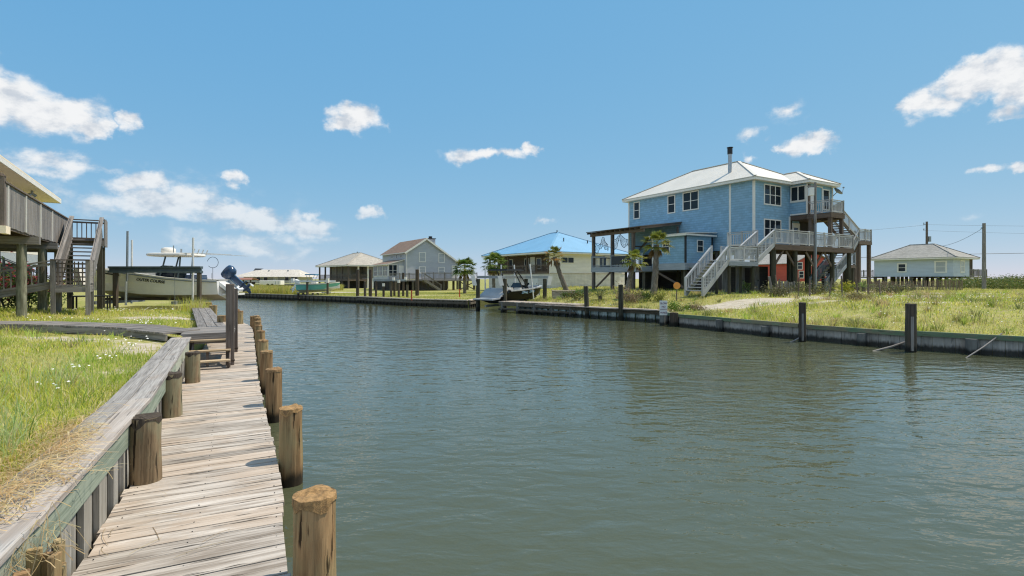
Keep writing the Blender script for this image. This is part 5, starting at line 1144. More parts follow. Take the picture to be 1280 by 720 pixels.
mb = MB(); mb.obox((3.7,0,1.35),((.2,0,.22),(0,.85,0),(.02,0,-.02))); mb.build('windscreen', M['glass'], bb)
mb = MB()
for k, x0 in enumerate((2.5,3.5)):
    for j in range(3):
        pts = [(hull_pt(Lb, x0+t*.85, .15+.22*j+.18*math.sin(t*PI*1.2+j))*1) for t in np.linspace(0,1,8)]; mb.tube([V((p.x,-p.y-.012,p.z)) for p in pts], [.01,.03,.04,.045,.04,.04,.03,.01], 6)
mb.build('hull_graphic', M['lightblue'], bb)
lf2 = thing('boat_lift', 'grey beamed boat lift with white motor caps holding the black wake boat', 'boat lift', (0,41.5,0))
pp = [(597.5,40.2,CZ+(HZ-347)/F*40.2),(631,39.6,CZ+(HZ-347)/F*39.6),(657.5,42.4,CZ+(HZ-347)/F*42.4),(681,42.8,CZ+(HZ-347)/F*42.8)]
for px, y, zt in pp:
    x = (px-640)/F*y; mb = MB(); mb.tube([(x,y-41.5,-.9),(x,y-41.5,zt-.1)], [.17,.155], 10, wob=.06); mb.build('lift_post', M['dkpost'], lf2)
def lfp(px, y, z=2.5): return V(((px-640)/F*y, y-41.5, z))
for a, c in (((596,40.2),(684,43.0)),((629,39.6),(660,42.4)),((597.5,40.2),(631,39.6)),((681,42.8),(657.5,42.4))): mb = MB(); mb.bar(lfp(a[0],a[1],2.6), lfp(c[0],c[1],2.6), .16, .2); mb.build('lift_beam', M['steel'], lf2)
for px, y in ((592.5,40.2),(626,39.6),(652,42.4),(687,42.9)):
    c = lfp(px, y, 2.32); mb = MB(); mb.obox(c, ((.16,0,.0),(0,.2,0),(.08 if px > 680 else -.08,0,.36))); mb.build('motor_cap', M['white'], lf2)
for px, y, pyb, pyt, lean in ((606.5,41.5,366,332,0),(626.5,41.8,350,331,0),(644,43.5,362,331,-.08),(667,42.2,374,330,-.3)):
    b0 = P(px, pyb, y); t0 = P(px, pyt, y); mb = MB(); mb.tube([(b0.x,y-41.5,b0.z),(t0.x+lean,y-41.5,t0.z)], .055, 8); mb.build('guide_pole', M['pvc'], lf2)
for x in (-.8, 2.0): mb = MB(); mb.bar((x-1.2,-1.9+ .5*x,.42), (x+.7,1.6+.3*x,.42), .14, .16); mb.build('cradle_beam', M['steel'], lf2)
# teal skiff across the canal
sy = 60.2; tb_ = thing('skiff', 'teal and white skiff with blue canvas on a lift across the canal', 'boat', (-24.7, sy, .95), R(3))
Lt = [(0,.9,.85,.82,.25,.0),(1.4,.95,.85,.84,.24,.0),(2.8,.92,.9,.72,.28,.03),(3.8,.66,.98,.4,.4,.15),(4.4,.3,1.04,.12,.64,.42),(4.7,.02,1.07,.01,.9,.85)]
hull_mesh(Lt, M['teal'], M['white'], M['hull']).build('hull', M['teal'], tb_); gunwale_mesh(Lt, .16, .4, M['white'], .1).build('gunwale', M['white'], tb_)
mb = MB(); mb.box((1.5,-.35,.4),(2.1,.35,1.25)); mb.build('console', M['white'], tb_); mb = MB(); mb.box((.6,-.6,.4),(1.1,.6,.85)); mb.build('seat', M['white'], tb_)
outboard(tb_, -.1, .75, M['hull'], .85, R(25))
mb = MB(); mb.slab([(.9,-.6,2.05),(2.1,-.6,2.05),(2.1,.6,2.05),(.9,.6,2.05)], .12, M['canvas']); 
for x in (1.0,2.0):
    for y in (-.55,.55): mb.tube([(1.5,y,.9),(x,y,1.95)], .025, 5, M['steel'])
mb.build('canvas_top', M['canvas'], tb_)
lf3 = thing('boat_lift', 'small dark post lift with white beam carrying the teal skiff', 'boat lift', (-24.5, sy, 0))
for px, dy in ((384,-1.3),(409.5,-1.3),(384.5,1.3),(409.5,1.3)):
    mb = MB(); x = (px-640)/F*(sy+dy)+24.5; mb.tube([(x,dy,-.6),(x,dy,2.1 if dy < 0 else 2.3)], .13, 8); mb.build('lift_post', M['lift_post'], lf3)
for dy in (-1.3,1.3): mb = MB(); mb.box((-.3,dy-.1,2.1),(3.6,dy+.1,2.26)); mb.build('lift_beam', M['pvc'], lf3)
for x in (-.35,3.6): mb = MB(); mb.box((x-.15,-1.45,2.0),(x+.15,-1.12,2.5)); mb.build('motor_cap', M['white'], lf3)
for x in (.2,3.0): mb = MB(); mb.box((x-.08,-1.3,.82),(x+.08,1.3,.94)); mb.build('cradle_beam', M['steel'], lf3)
fpx = [(373,59.5),(379,59.3),(384.5,59.0),(391,58.8),(397,58.5)]
for k, (px, y) in enumerate(fpx):
    x = (px-640)/F*y; t = thing('pier_post', ['first dark pier post under the stern of the teal skiff','second dark pier post below the teal skiff','third dark pier post in the row below the teal skiff','fourth dark pier post below the teal skiff','last dark pier post below the bow of the teal skiff'][k], 'post', (x, y, -.6), 0, 'stub posts below the teal skiff')
    mb = MB(); mb.tube([(0,0,0),(0,0,1.45)], .14, 8); mb.build('shaft', M['lift_post'], t); mb = MB(); mb.box((.1,-.05,.78),(.62,.05,.92)); mb.build('cross_piece', M['newwood'], t)
# empty lift in front of the grey house: slate beams on dark posts
lf4 = thing('boat_lift', 'empty boat lift of slate beams and white motor caps before the grey house', 'boat lift', (-14.2, 51.5, 0))
for px, y, pyb, pyt in ((470,52.2,378,351),(479.5,52.0,377,358),(489,51.6,377,351),(498.5,51.2,378,354),(509,50.6,380,356),(504,53.5,372,341),(493,53.8,372,352)):
    x = (px-640)/F*y+14.2; mb = MB(); mb.tube([(x,y-51.5,-.5),(x,y-51.5,CZ+(HZ-pyt)/F*y)], .12, 8); mb.build('lift_post', M['lift_post'], lf4)
for a, c in (((467,52.2),(508,52.0)),((486,53.8),(506,53.4))): mb = MB(); mb.bar(((a[0]-640)/F*a[1]+14.2,a[1]-51.5,2.32),((c[0]-640)/F*c[1]+14.2,c[1]-51.5,2.32),.14,.22); mb.build('lift_beam', M['steel'], lf4)
for px, y, z in ((479.5,52,1.85),(492,51.5,2.45),(498.5,51.2,2.2),(507,51.8,2.5)): x = (px-640)/F*y+14.2; mb = MB(); mb.box((x-.11,y-51.5-.11,z-.14),(x+.11,y-51.5+.11,z+.16)); mb.build('motor_cap', M['white'], lf4)
TP = [(447.5,53.8,379,352,.13,'short dark post standing in the water left of the empty lift'),(456.3,53.0,379,352,.13,'dark post between the short one and the tall one left of the empty lift'),(447,54.6,379,337,.17,'tall black mooring post farthest left before the taupe house'),(463,52.6,379,337,.18,'tall black mooring post beside the sun room corner'),(521.5,55.5,371,337,.2,'tall black post standing on the lawn before the grey house gable')]
for px, y, pyb, pyt, r, lab in TP:
    if px == 447.5: continue
    x = (px-640)/F*y; zb = -.7 if pyb > 375 else zR(x, y)-.3
    piling('mooring_post', x, y, r, zb, CZ+(HZ-pyt)/F*y, M['lift_post'], lab, 'dark posts before the grey house', 10, None, cat='post')
for px, py, lab in ((514.5,374,'small orange marker stake on the lawn nearer the lifts'),(574.5,372,'small orange marker stake on the lawn below the round palm')):
    q = G(px, py, .66); t = thing('marker_stake', lab, 'stake', q); mb = MB(); mb.box((-.05,-.05,-.1),(.05,.05,.75)); mb.build('shaft', M['redlens'], t); mb = MB(); mb.tube([(0,0,.75),(0,0,.8)], .07, 6); mb.build('cap', M['redlens'], t)
# ================================================================ SEAWALLS of the far bank
def seawall(label, pts, ztop, capw, parts):
    t = thing('seawall', label, 'seawall', (pts[0][0], pts[0][1], 0))
    P2 = [V(p) for p in pts]
    def run(mb, off, z0, z1, th, step=None, gap=.0, jit=0, rib=0, skip=()):
        cnt = 0
        for a, c in zip(P2[:-1], P2[1:]):
            d = (c-a).normalized(); nl = V((-d.y, d.x)); nl = -nl if nl.dot(-V((a.x, a.y))) < 0 else nl   # towards the camera side
            l = (c-a).length; k = max(1, int(l/(step or l)))
            for i in range(k):
                cnt += 1
                if cnt in skip: continue
                p = a+d*(l*i/k+gap/2); q = a+d*(l*(i+1)/k-gap/2); o_ = off+(rib*(i % 2)); dz = random.uniform(-jit, jit)
                m_ = (p+q)/2+nl*o_; mb.obox((m_.x, m_.y, (z0+z1)/2+dz), (V((*(q-p)/2, 0)), V((*nl*th/2, 0)), V((0,0,(z1-z0)/2))))
    for nm, mat, kw in parts:
        if nm == 'buttress':
            for a, c in zip(P2[:-1], P2[1:]):
                d = (c-a).normalized(); nl = V((-d.y, d.x)); nl = -nl if nl.dot(-V((a.x, a.y))) < 0 else nl; l = (c-a).length
                for i in range(max(1, int(l/kw['every']))):
                    p = a+d*((i+.6)*kw['every']); p += nl*kw['off']
                    if (p-a).length > l: continue
                    mb = MB(); mb.tube([(p.x,p.y,-.8),(p.x,p.y,kw['z1']+random.uniform(-.08,.05))], kw['r'], 9, wob=.08); mb.build('buttress', mat, t, True)
            continue
        mb = MB(); run(mb, **kw); mb.build(nm, mat, t, True)
    return t
def wallmat(name, col, wetz):
    return wood(name, [c*.75 for c in col], [c*1.2 for c in col], [c*.6 for c in col], alt=.5, grain=5, wet=wetz, bstr=.6, crack=.5)
M['conc'] = wallmat('grey_seawall_boards', (.45,.425,.395), .19); M['capgreen'] = wood('green_seawall_cap', (.13,.20,.125), (.22,.29,.19), (.24,.20,.14), alt=.8, grain=5, crack=.6); M['metal'] = wallmat('pale_green_sheet_piling', (.42,.50,.49), .2)
M['dkwall'] = wallmat('dark_timber_seawall', (.16,.14,.11), .24); M['butt'] = wallmat('dark_seawall_buttress', (.20,.20,.19), .17)
seawall('long grey board seawall with green cap along the grassy right bank', RIGHT[1:8], .66, .2,
  [('cap_board', M['capgreen'], dict(off=.07,z0=.50,z1=.66,th=.13,step=2.4,gap=.03,jit=.035)),('sheet_planks', M['conc'], dict(off=.0,z0=-.7,z1=.54,th=.06,step=.3,gap=.008,rib=.012)),('buttress', M['butt'], dict(every=2.4,off=.2,r=.16,z1=.5))])
seawall('corrugated pale green seawall with board coping below the palms', [RIGHT[7],RIGHT[8],RIGHT[9]], .72, .3,
  [('coping', M['deck'], dict(off=.1,z0=.66,z1=.72,th=.7,step=2.6,gap=.01,jit=.008)),('wale', M['dkwall'], dict(off=.14,z0=.44,z1=.655,th=.12,step=3)),('sheet_planks', M['metal'], dict(off=.0,z0=-.7,z1=.65,th=.06,step=.32,rib=.13))])
seawall('dark timber seawall with white coping in front of the grey gabled house', RIGHT[12:16], .68, .2,
  [('coping', M['sand_bag'], dict(off=.0,z0=.60,z1=.68,th=.4,step=3.0,gap=.02,jit=.01)),('sheet_planks', M['dkwall'], dict(off=.05,z0=-.7,z1=.6,th=.06,step=.3,gap=.03,rib=.05)),('wale', M['dkwall'], dict(off=.14,z0=.3,z1=.48,th=.12,step=3))])
seawall('low dark timber seawall at the teal skiff', RIGHT[15:18], .62, .2,
  [('coping', M['greywood'], dict(off=.0,z0=.54,z1=.62,th=.4,step=3.0,gap=.02)),('sheet_planks', M['dkwall'], dict(off=.05,z0=-.7,z1=.54,th=.06,step=.4,gap=.02,rib=.06))])
# far dock by the black boat
fd = thing('far_dock', 'sun bleached board dock on short posts beside the black wake boat', 'dock', (0,0,0))
A, Bq = V((-1.0, 38.6)), V((4.1, 33.6)); d = (Bq-A).normalized(); nl = V((-d.y, d.x)); nl = nl if nl.y > 0 else -nl
mb = MB(); l = (Bq-A).length; k = int(l/.16)
for i in range(k): p = A+d*(l*(i+.5)/k); mb.bar((*p, .78+random.uniform(-.01,.01)), (*(p+nl*1.5), .78), .15, .05)
mb.build('decking', M['deck'], fd)
mb = MB(); mb.bar((*(A+nl*.05), .62), (*(Bq+nl*.05), .62), .08, .24); mb.bar((*(A+nl*1.4), .62), (*(Bq+nl*1.4), .62), .08, .24); mb.bar((*(A+nl*.02), .25), (*(Bq+nl*.02), .25), .06, .16); mb.build('stringer', M['dkwall'], fd)
for i in range(5):
    p = A+d*(.3+i*1.6)+nl*.12; mb = MB(); mb.tube([(p.x,p.y,-.8),(p.x,p.y,.74)], .15, 9, wob=.08); mb.build('post', M['butt'], fd)
# posts on the right bank
def strip_post(px, pyb, pyt, y, r, label, strip):
    x = (px-640)/F*y; t = piling('bank_post', x, y, r, -.7, CZ+(HZ-pyt)/F*y, M['lift_post'], label, 'dark posts along the right bank', 14, None, cat='post')
    if strip: mb = MB(); h = CZ+(HZ-pyt)/F*y+.7; mb.box((-r*.75,-r*1.06,.75),(-r*.15,-r*.98,h-.42)); mb.build('white_strip', M['greywood'], t)
strip_post(1138.5, 437, 380, 17.7, .165, 'thick black post with a pale wooden strip in the water by the right bank', True)
strip_post(1003, 425, 378.5, 20.6, .135, 'thinner black post with a pale strip farther along the right bank', True)
strip_post(842.5, 408, 391, 27.2, .22, 'stubby dark post beside the wake sign post', False)
for px, y, pyb, pyt, lab in ((735,33.0,398,358,'leaning green grey post by the sago palm on the coping'),(776.5,31.0,400,356,'green grey post before the dry brown bush on the coping')):
    x = (px-640)/F*y; piling('coping_post', x, y, .15, -.7, CZ+(HZ-pyt)/F*y, M['dkpost'], lab, 'green grey posts on the coping', 12, None, cat='post', tilt=(-.14 if px < 740 else -.03, 0))
y = 27.6; x = (828-640)/F*y; sg = thing('sign_post', 'white two panel notice on a dark post standing in the water', 'sign', (x, y, -.7)); mb = MB(); mb.tube([(0,0,0),(0,0,1.95)], .15, 10, wob=.06); mb.build('shaft', M['butt'], sg)
sgr, sgu = V((1,.12,0)).normalized(), V((0,0,1)); sn = sgr.cross(sgu)
for z0, z1 in ((1.55,2.03),(1.26,1.53)):
    mb = MB(); mb.obox(V((0,-.19,(z0+z1)/2)), (sgr*.21, sgu*(z1-z0)/2, sn*.015)); pn = mb.build('panel', M['pvc'], sg)
    for tx, zz, s in ((('SLOW',1.88,.13),('NO',1.70,.13)) if z0 > 1.4 else (('WAKE',1.39,.13),)): lettering(tx, s, V((0,-.19,zz))+sn*.02, sgr, sgu, M['maroon'], 'lettering', pn)
    if z0 > 1.4: mb = MB(); mb.obox(V((0,-.19,1.585))+sn*.018, (sgr*.18, sgu*.012, sn*.004)); mb.build('rule', M['maroon'], pn)
# driftwood and lines at the right wall
for k, (a, c, r, nm, lab) in enumerate((((1142,424,18.1,.35),(1088,434,18.0,-.05),.035,'pole','pale pole leaning from the thick black post into the water'),((1252,417,16.9,.5),(1205,443,16.4,-.05),.022,'rope','taut pale line running from the seawall cap down into the water'),((1003,420,20.7,.3),(985,428,20.5,-.02),.03,'pole','short stick leaning in the water by the thinner black post'))):
    p0 = P(a[0], a[1], a[2]); p1 = P(c[0], c[1], c[2]); p1.z = -.05; t = thing({'pole':'driftwood_pole','rope':'mooring_line'}[nm], lab, nm, p1); mb = MB(); mb.tube([V((0,0,0)), (p0-p1)*.5+V((0,0,-.03)), p0-p1], r, 7); mb.build('shaft' if nm == 'pole' else 'strand', M['greywood'], t)
t = thing('fallen_beam', 'fallen pale beam lying between the thick black post and the seawall', 'beam', P(1150,421,18.4)); mb = MB(); mb.bar((-.25,-.1,-.02),(1.0,.35,-.06),.12,.12); mb.build('shaft', M['greywood'], t); mb = MB(); mb.bar((-.2,-.05,-.28),(.9,.3,-.3),.08,.08); mb.build('lower_piece', M['greywood'], t)
# utility poles and wires
def upole(px, y, pyt, r, label, arm):
    x = (px-640)/F*y; z = zR(x, y); h = CZ+(HZ-pyt)/F*y-z; t = thing('utility_pole', label, 'pole', (x, y, z), 0, 'utility poles on the right')
    mb = MB(); mb.tube([(0,0,-.5),(0,0,h*.5),(0,0,h)], [r,r*.9,r*.78], 10); mb.build('shaft', M['post'] if arm else M['greywood'], t)
    if arm:
        mb = MB(); mb.tube([(.45,0,h-3.4),(.45,0,h-2.5)], .24, 10); mb.bar((0,0,h-2.8),(.45,0,h-2.8),.08,.08); mb.build('transformer', M['steel'], t)
        mb = MB(); mb.bar((-.6,0,h-.5),(.1,0,h-.5),.07,.09); 
        for zz in (h-.3,h-1.3): mb.tube([(-.5,0,zz-.2),(-.5,0,zz+.12)], .07, 7)
        mb.build('insulator', M['steel'], t)
    else: mb = MB(); mb.bar((-.3,0,h-.5),(0,0,h-.3),.06,.06); mb.build('bracket', M['steel'], t)
    return x, z+h
ax, az_ = upole(1158.5, 88, 277, .2, 'thin dark utility pole with transformer before the pale cottage', True)
bx, bz = upole(1230, 50, 279, .17, 'thicker bare utility pole rising from the hedge at the right', False)
def wire(p0, p1, sag, r, label):
    t = thing('power_line', label, 'wire', p0, 0, 'overhead power lines'); d = V(p1)-V(p0); mb = MB(); mb.tube([d*f-V((0,0,sag*4*f*(1-f))) for f in np.linspace(0,1,17)], r, 4, cap=False); mb.build('strand', M['black'], t)
wire((ax-.5,88,az_-5.6),(130,84,7.9),.2,.035,'heavy low power line passing the cottage roof'); wire((ax,88,az_-5.4),(44,96,5.9),.3,.035,'heavy power line running left behind the blue house')
wire((ax-.4,88,az_-.5),(140,92,12.5),.5,.014,'uppermost thin wire running right from the transformer pole'); wire((ax-.4,88,az_-.6),(30,100,9.8),.5,.014,'thin upper wire running left from the transformer pole'); wire((bx,50,bz-.4),(ax+.2,88,az_-4.0),.8,.02,'slack service wire between the two utility poles'); wire((ax-.4,88,az_-1.5),(140,92,10.4),.5,.012,'second thin wire running right from the transformer pole')
# fences
M['fence'] = wood('sun_bleached_slats', (.17,.12,.085), (.30,.22,.165), (.24,.20,.17), alt=.5)
def slatfence(label, pts, h, cat='fence', gap=.11, w_=.06, lean=.12, mat=None, posts_every=2.5):
    t = thing('slat_fence', label, cat, (*pts[0], zR(*pts[0]))); mb = MB(); pb = []
    for a, c in zip(pts[:-1], pts[1:]):
        a, c = V(a), V(c); l = (c-a).length; d = (c-a)/l; k = int(l/gap)
        for i in range(k):
            p = a+d*(i*gap); z = zR(p.x, p.y); s = random.uniform(-lean, lean)
            mb.obox((p.x+s*.2, p.y, z+h*.45), (V((*d*w_/2, 0)), V((d.y*-.012, d.x*.012, 0)), V((s*.3,0,h*(.5+random.uniform(-.06,.06))))))
        for i in range(int(l/posts_every)+1): pb.append(a+d*(i*posts_every))
    mb.build('slats', mat or M['fence'], t, True)
    for p in pb:
        q = MB(); z = zR(p.x, p.y); s = random.uniform(-.1,.1); q.tube([(p.x,p.y,z-.3),(p.x+s,p.y,z+h*1.12)], .06, 7); q.build('fence_post', M['post'], t, True)
    return t
slatfence('brown sand fence of thin slats stretching before the pale cottage', [(31.5,48.5),(36,47.5),(40.5,46.5)], .95); slatfence('low brown slat fence behind the small bright palm', [(27,58),(36,57),(44,60)], .7)
slatfence('short grey paling fence beside the meter pole', [(18.0,35.0),(19.5,35.4)], .95, gap=.2, w_=.13, mat=M['greywood'])
LW = [(966,33.0),(973,32.8),(998,32.6),(1012,32.2),(1036,31.8),(1053,32.0),(1073,32.4),(1085,32.6),(1101,34.0)]
for k, (px, y) in enumerate(LW):
    x = (px-640)/F*y; t = thing('wire_fence_post', ['thick pale fence stake at the left end beside the paling fence','thin fence stake next to the thick pale one','short fence stake standing before the meter pole','dark fence stake leaning left under the blue house deck','dark fence stake leaning beside the blue grey stair foot','fence stake by the yellow leaved plant','thin fence stake just left of the small bright palm','thin fence stake just right of the small bright palm','last fence stake before the brown sand fence'][k], 'fence post', (x, y, zR(x, y)), 0, 'stakes of the wire fence')
    mb = MB(); s = random.uniform(-.25,.25); h = random.uniform(1.0,1.35); r = .09 if k == 0 else .05; mb.tube([(0,0,-.3),(s*.5,0,h*.5),(s,0,h)], [r,r*.95,r*.85], 7, wob=.1); mb.build('shaft', M['post'] if k else M['greywood'], t)
# ================================================================ VEGETATION
class LF:
    """leaf faces with a tint per vertex"""
    def __init__(s): s.v = []; s.f = []; s.t = []
    def quad(s, pts, col):
        o = len(s.v); s.v += [tuple(p) for p in pts]; s.f.append(tuple(range(o, o+len(pts)))); s.t += [col]*len(pts)
    def blade(s, p0, d, up, l, w_, col, droop=.3, seg=3):
        d = V(d).normalized(); side = d.cross(V(up)); side = side.normalized() if side.length > 1e-4 else V((1,0,0)); prev = None; o = len(s.v)
        for i in range(seg+1):
            f = i/seg; c = V(p0)+d*l*f+V((0,0,-droop*l*f*f)); ww = w_*(1-f)**.7*(.6+.4*min(1, f*4)) if i < seg else 0
            s.v += [tuple(c-side*ww/2), tuple(c+side*ww/2)]; s.t += [col]*2
        for i in range(seg): s.f.append((o+i*2, o+i*2+1, o+i*2+3, o+i*2+2))
    def build(s, name, parent, mat=None): return raw(name, s.v, s.f, mat or M['leaf'], parent, np.array(s.t, np.float32))
def vary(c, a=.25): k = random.uniform(1-a, 1+a); return (c[0]*k*random.uniform(.9,1.1), c[1]*k, c[2]*k)
def fan_palm(label, base, top, cr, nf=26, cols=((.10,.16,.03),(.16,.20,.035)), dead=6, deadcol=(.26,.17,.08), tr=.16, orange=0.0, group='cabbage palms'):
    base, top = V(base), V(top); t = thing('palm_tree', label, 'palm', base, 0, group); h = top-base
    mb = MB(); n = 14; pts = []; rad = []
    bend = V((random.uniform(-.1,.1), 0, 0))*h.length*.3
    for i in range(n+1): f = i/n; pts.append(h*f+bend*math.sin(f*PI)+V((0,0,-.2*(i == 0)))); rad.append(tr*(1.25-.35*f+(.07 if i % 2 else -.04)))
    mb.tube(pts, rad, 10, M['trunk'], wob=.1); mb.build('trunk', M['trunk'], t)
    cw = LF()
    for k in range(nf):
        az_ = k*2.399+random.uniform(-.3,.3); e_ = R(78)-R(105)*((k+.5)/nf)**.9+random.uniform(-.12,.12)
        d = V((math.cos(az_)*math.cos(e_), math.sin(az_)*math.cos(e_), math.sin(e_))); pl = cr*random.uniform(.46,.74); c0 = h+V((0,0,cr*.1)); c1 = c0+d*pl+V((0,0,-.08*cr))
        col = vary(random.choice(cols)); 
        if random.random() < orange: col = vary((.34,.20,.05))
        cw.blade(c0, d, (0,0,1), pl*1.05, cr*.045, vary((.14,.16,.05)), .1, 2)
        side = d.cross(V((0,0,1))).normalized(); nrm = side.cross(d)
        for j in range(15):
            a = (j-7)/7*R(82); dd = d*math.cos(a)+side*math.sin(a)+nrm*random.uniform(-.06,.16)
            cw.blade(c1, dd, nrm, cr*(.54-.12*abs(j-7)/7)*random.uniform(.85,1.1), cr*.10, vary(col,.14), .28+.3*random.random()*(1 if e_ < .6 else .4), 3)
    cw.build('crown', t)
    if dead:
        dl = LF()
        for k in range(dead):
            az_ = random.uniform(0, 2*PI); d = V((math.cos(az_)*.45, math.sin(az_)*.45, -1)); c0 = h+V((math.cos(az_)*tr, math.sin(az_)*tr, 0)); c1 = c0+d.normalized()*cr*.35
            dl.blade(c0, d, (math.cos(az_),math.sin(az_),.3), cr*.4, cr*.05, vary(deadcol), 0, 2)
            for j in range(9): dl.blade(c1, d+V((random.uniform(-.3,.3),random.uniform(-.3,.3),0)), (random.uniform(-1,1),random.uniform(-1,1),.2), cr*random.uniform(.35,.6), cr*.09, vary(deadcol), .1, 2)
        dl.build('dead_fronds', t)
    return t
def Gz(px, py, y, z=None): x = (px-640)/F*y; return V((x, y, zR(x, y) if z is None else z))
def palm_px(label, pxb, pxt, pyt, y, cr, **k):
    b0 = Gz(pxb, 0, y); tp = P(pxt, pyt, y); return fan_palm(label, b0, tp, cr, **k)
palm_px('full round green cabbage palm on the lawn right of the grey house', 581, 581, 337, 62, 1.55, nf=56, cols=((.08,.14,.03),(.14,.20,.04),(.26,.30,.08)), dead=8, deadcol=(.24,.18,.07))
palm_px('bushy cabbage palm with brown skirt left of the blue roofed house', 618, 618, 331, 58, 1.45, nf=50, cols=((.11,.17,.035),(.19,.25,.05)), dead=20, deadcol=(.30,.23,.11))
palm_px('leaning palm with orange tinged crown before the cream wall', 712, 693, 321, 46, 1.05, nf=26, cols=((.16,.17,.035),(.20,.20,.04)), dead=7, orange=.35, tr=.19)
palm_px('shorter curved palm with yellow green crown before the porch', 784, 793, 327, 40, 1.0, nf=26, cols=((.20,.25,.035),(.26,.27,.04)), dead=7, deadcol=(.20,.12,.06), tr=.17)
palm_px('tallest palm with hanging brown fronds between porch and annexe', 817, 821, 306, 36.8, 1.12, nf=32, cols=((.18,.19,.03),(.22,.25,.05)), dead=10, deadcol=(.26,.17,.07), tr=.19)
def rosette(name, label, p, r, n, col, cat='plant', lift=.5):
    t = thing(name, label, cat, p); f = LF()
    for k in range(n):
        az_ = k*2.399; e_ = R(80)-R(70)*(k/n)+random.uniform(-.1,.1); d = V((math.cos(az_)*math.cos(e_), math.sin(az_)*math.cos(e_), math.sin(e_))); l = r*random.uniform(.9,1.2); side = d.cross(V((0,0,1))).normalized(); c = vary(col)
        for j in range(1, 12):
            q = j/12; c0 = V((0,0,r*.1))+d*l*q+V((0,0,-l*.45*q*q)); 
            for s in (-1,1): f.blade(c0, d*.6+side*s+V((0,0,.1)), (0,0,1), l*.26*math.sin(PI*(.15+.85*q)), l*.05, vary(c,.15), .2, 1)
    f.build('fronds', t); mb = MB(); mb.tube([(0,0,-.1),(0,0,r*.25)], r*.12, 8); mb.build('stem', M['trunk'], t); return t
rosette('sago_palm', 'dark green sago palm on the coping before the porch posts', Gz(750,372,36.5), 1.15, 34, (.05,.085,.022))
rosette('young_palm', 'small bright green palm at the wire fence right of the blue house', Gz(1079,358,34.5)+V((0,0,.35)), .85, 22, (.15,.27,.03))
def bush(name, label, p, rx, ry, rz, n, cols, ls=.12, cat='shrub', blossoms=None, group=None, wisps=0):
    t = thing(name, label, cat, p, 0, group); f = LF(); cl = [V((random.uniform(-.75,.75)*rx, random.uniform(-.75,.75)*ry, random.uniform(.25,.8)*rz)) for _ in range(max(4, n//120))]
    for k in range(n):
        c = random.choice(cl); q = c+V((random.gauss(0,.26)*rx, random.gauss(0,.26)*ry, random.gauss(0,.22)*rz)); q.z = max(.02, q.z)
        d = V((random.gauss(0,1), random.gauss(0,1), random.gauss(.4,.8))); f.blade(q, d, (random.gauss(0,1),random.gauss(0,1),random.gauss(0,1)), ls*random.uniform(.7,1.5), ls*.45, vary(random.choice(cols), .3), .25, 2)
    for k in range(wisps):
        a = random.uniform(0,2*PI); f.blade((random.uniform(-.5,.5)*rx, random.uniform(-.5,.5)*ry, 0), (math.cos(a)*.5, math.sin(a)*.5, 1), (0,1,0), rz*random.uniform(.9,1.6), .02, vary(random.choice(cols)), .3, 4)
    f.build('foliage', t)
    mb = MB()
    for k in range(4): a = random.uniform(0,2*PI); mb.tube([(0,0,-.1),(math.cos(a)*rx*.4, math.sin(a)*ry*.4, rz*.6)], [.03,.012], 5)
    mb.build('stem', M['trunk'], t)
    if blossoms:
        b_ = LF()
        for k in range(blossoms[1]):
            c = random.choice(cl); q = c+V((random.gauss(0,.3)*rx, random.gauss(0,.3)*ry, abs(random.gauss(.15,.25))*rz))
            for j in range(4): b_.blade(q, (random.gauss(0,1),random.gauss(0,1),random.gauss(.3,1)), (random.gauss(0,1),1,0), ls*.9, ls*.7, vary(blossoms[0], .2), .1, 1)
        b_.build('blossoms', t)
    return t
GRN = ((.08,.13,.025),(.13,.18,.03),(.06,.095,.02)); DRY = ((.30,.22,.13),(.22,.16,.10),(.36,.29,.18)); YEL = ((.20,.23,.035),(.26,.26,.05),(.13,.17,.03))
bush('dry_bush', 'dry brown bush between the two coping posts', Gz(786,374,34.2), .85, .7, 1.0, 900, DRY, .13, wisps=60)
bush('shrub', 'leafy green shrub left of the tall palm trunk', Gz(803,372,34.4), .7, .6, .75, 700, GRN, .12)
bush('shrub', 'low yellow green shrub right of the tall palm trunk', Gz(826,371,33.5), .5, .45, .55, 500, YEL, .10)
bush('shrub', 'bright weedy clump on the seawall end by the stubby post', Gz(852,382,28.9), .6, .5, .55, 600, ((.17,.27,.03),(.12,.2,.025)), .11, wisps=30)
bush('shrub', 'green shrub with reddish tips at the foot of the leaning palm', Gz(722,371,37.6), .95, .6, .6, 700, GRN+((.2,.1,.06),), .12)
bush('shrub', 'low green ground shrub beside the black planter box', Gz(704,371,39.6), .6, .5, .45, 420, GRN, .12)
bush('shrub', 'pale leafy plant by the grey posts below the white stairs', Gz(932,366,38.2), .35, .3, .8, 260, ((.25,.32,.10),(.16,.22,.05)), .13)
bush('shrub', 'yellow leaved plant at the wire fence under the deck', Gz(1055,363,34), .75, .5, .85, 300, ((.42,.40,.05),(.30,.33,.05)), .17)
bush('dry_bush', 'low dry tuft on the right field before the sand fence', Gz(1075,378,26), .9, .6, .45, 600, ((.22,.19,.07),(.30,.25,.12)), .1, wisps=90)
bush('dry_bush', 'dark scrubby tangle at the foot of the paling fence', Gz(972,372,31), 1.0, .6, .6, 700, ((.14,.13,.06),(.2,.17,.09),(.08,.1,.03)), .1, wisps=80)
bush('dry_bush', 'brown heap of dead weeds near the seawall below the stairs', Gz(872,380,28.6), .5, .35, .3, 350, DRY, .1, wisps=40)
bush('shrub', 'grey green bushes along the wire fence under the blue house deck', Gz(1010,364,35.5), 2.6, .6, .75, 1500, ((.12,.13,.06),(.2,.18,.10),(.09,.11,.05)), .12, wisps=140)
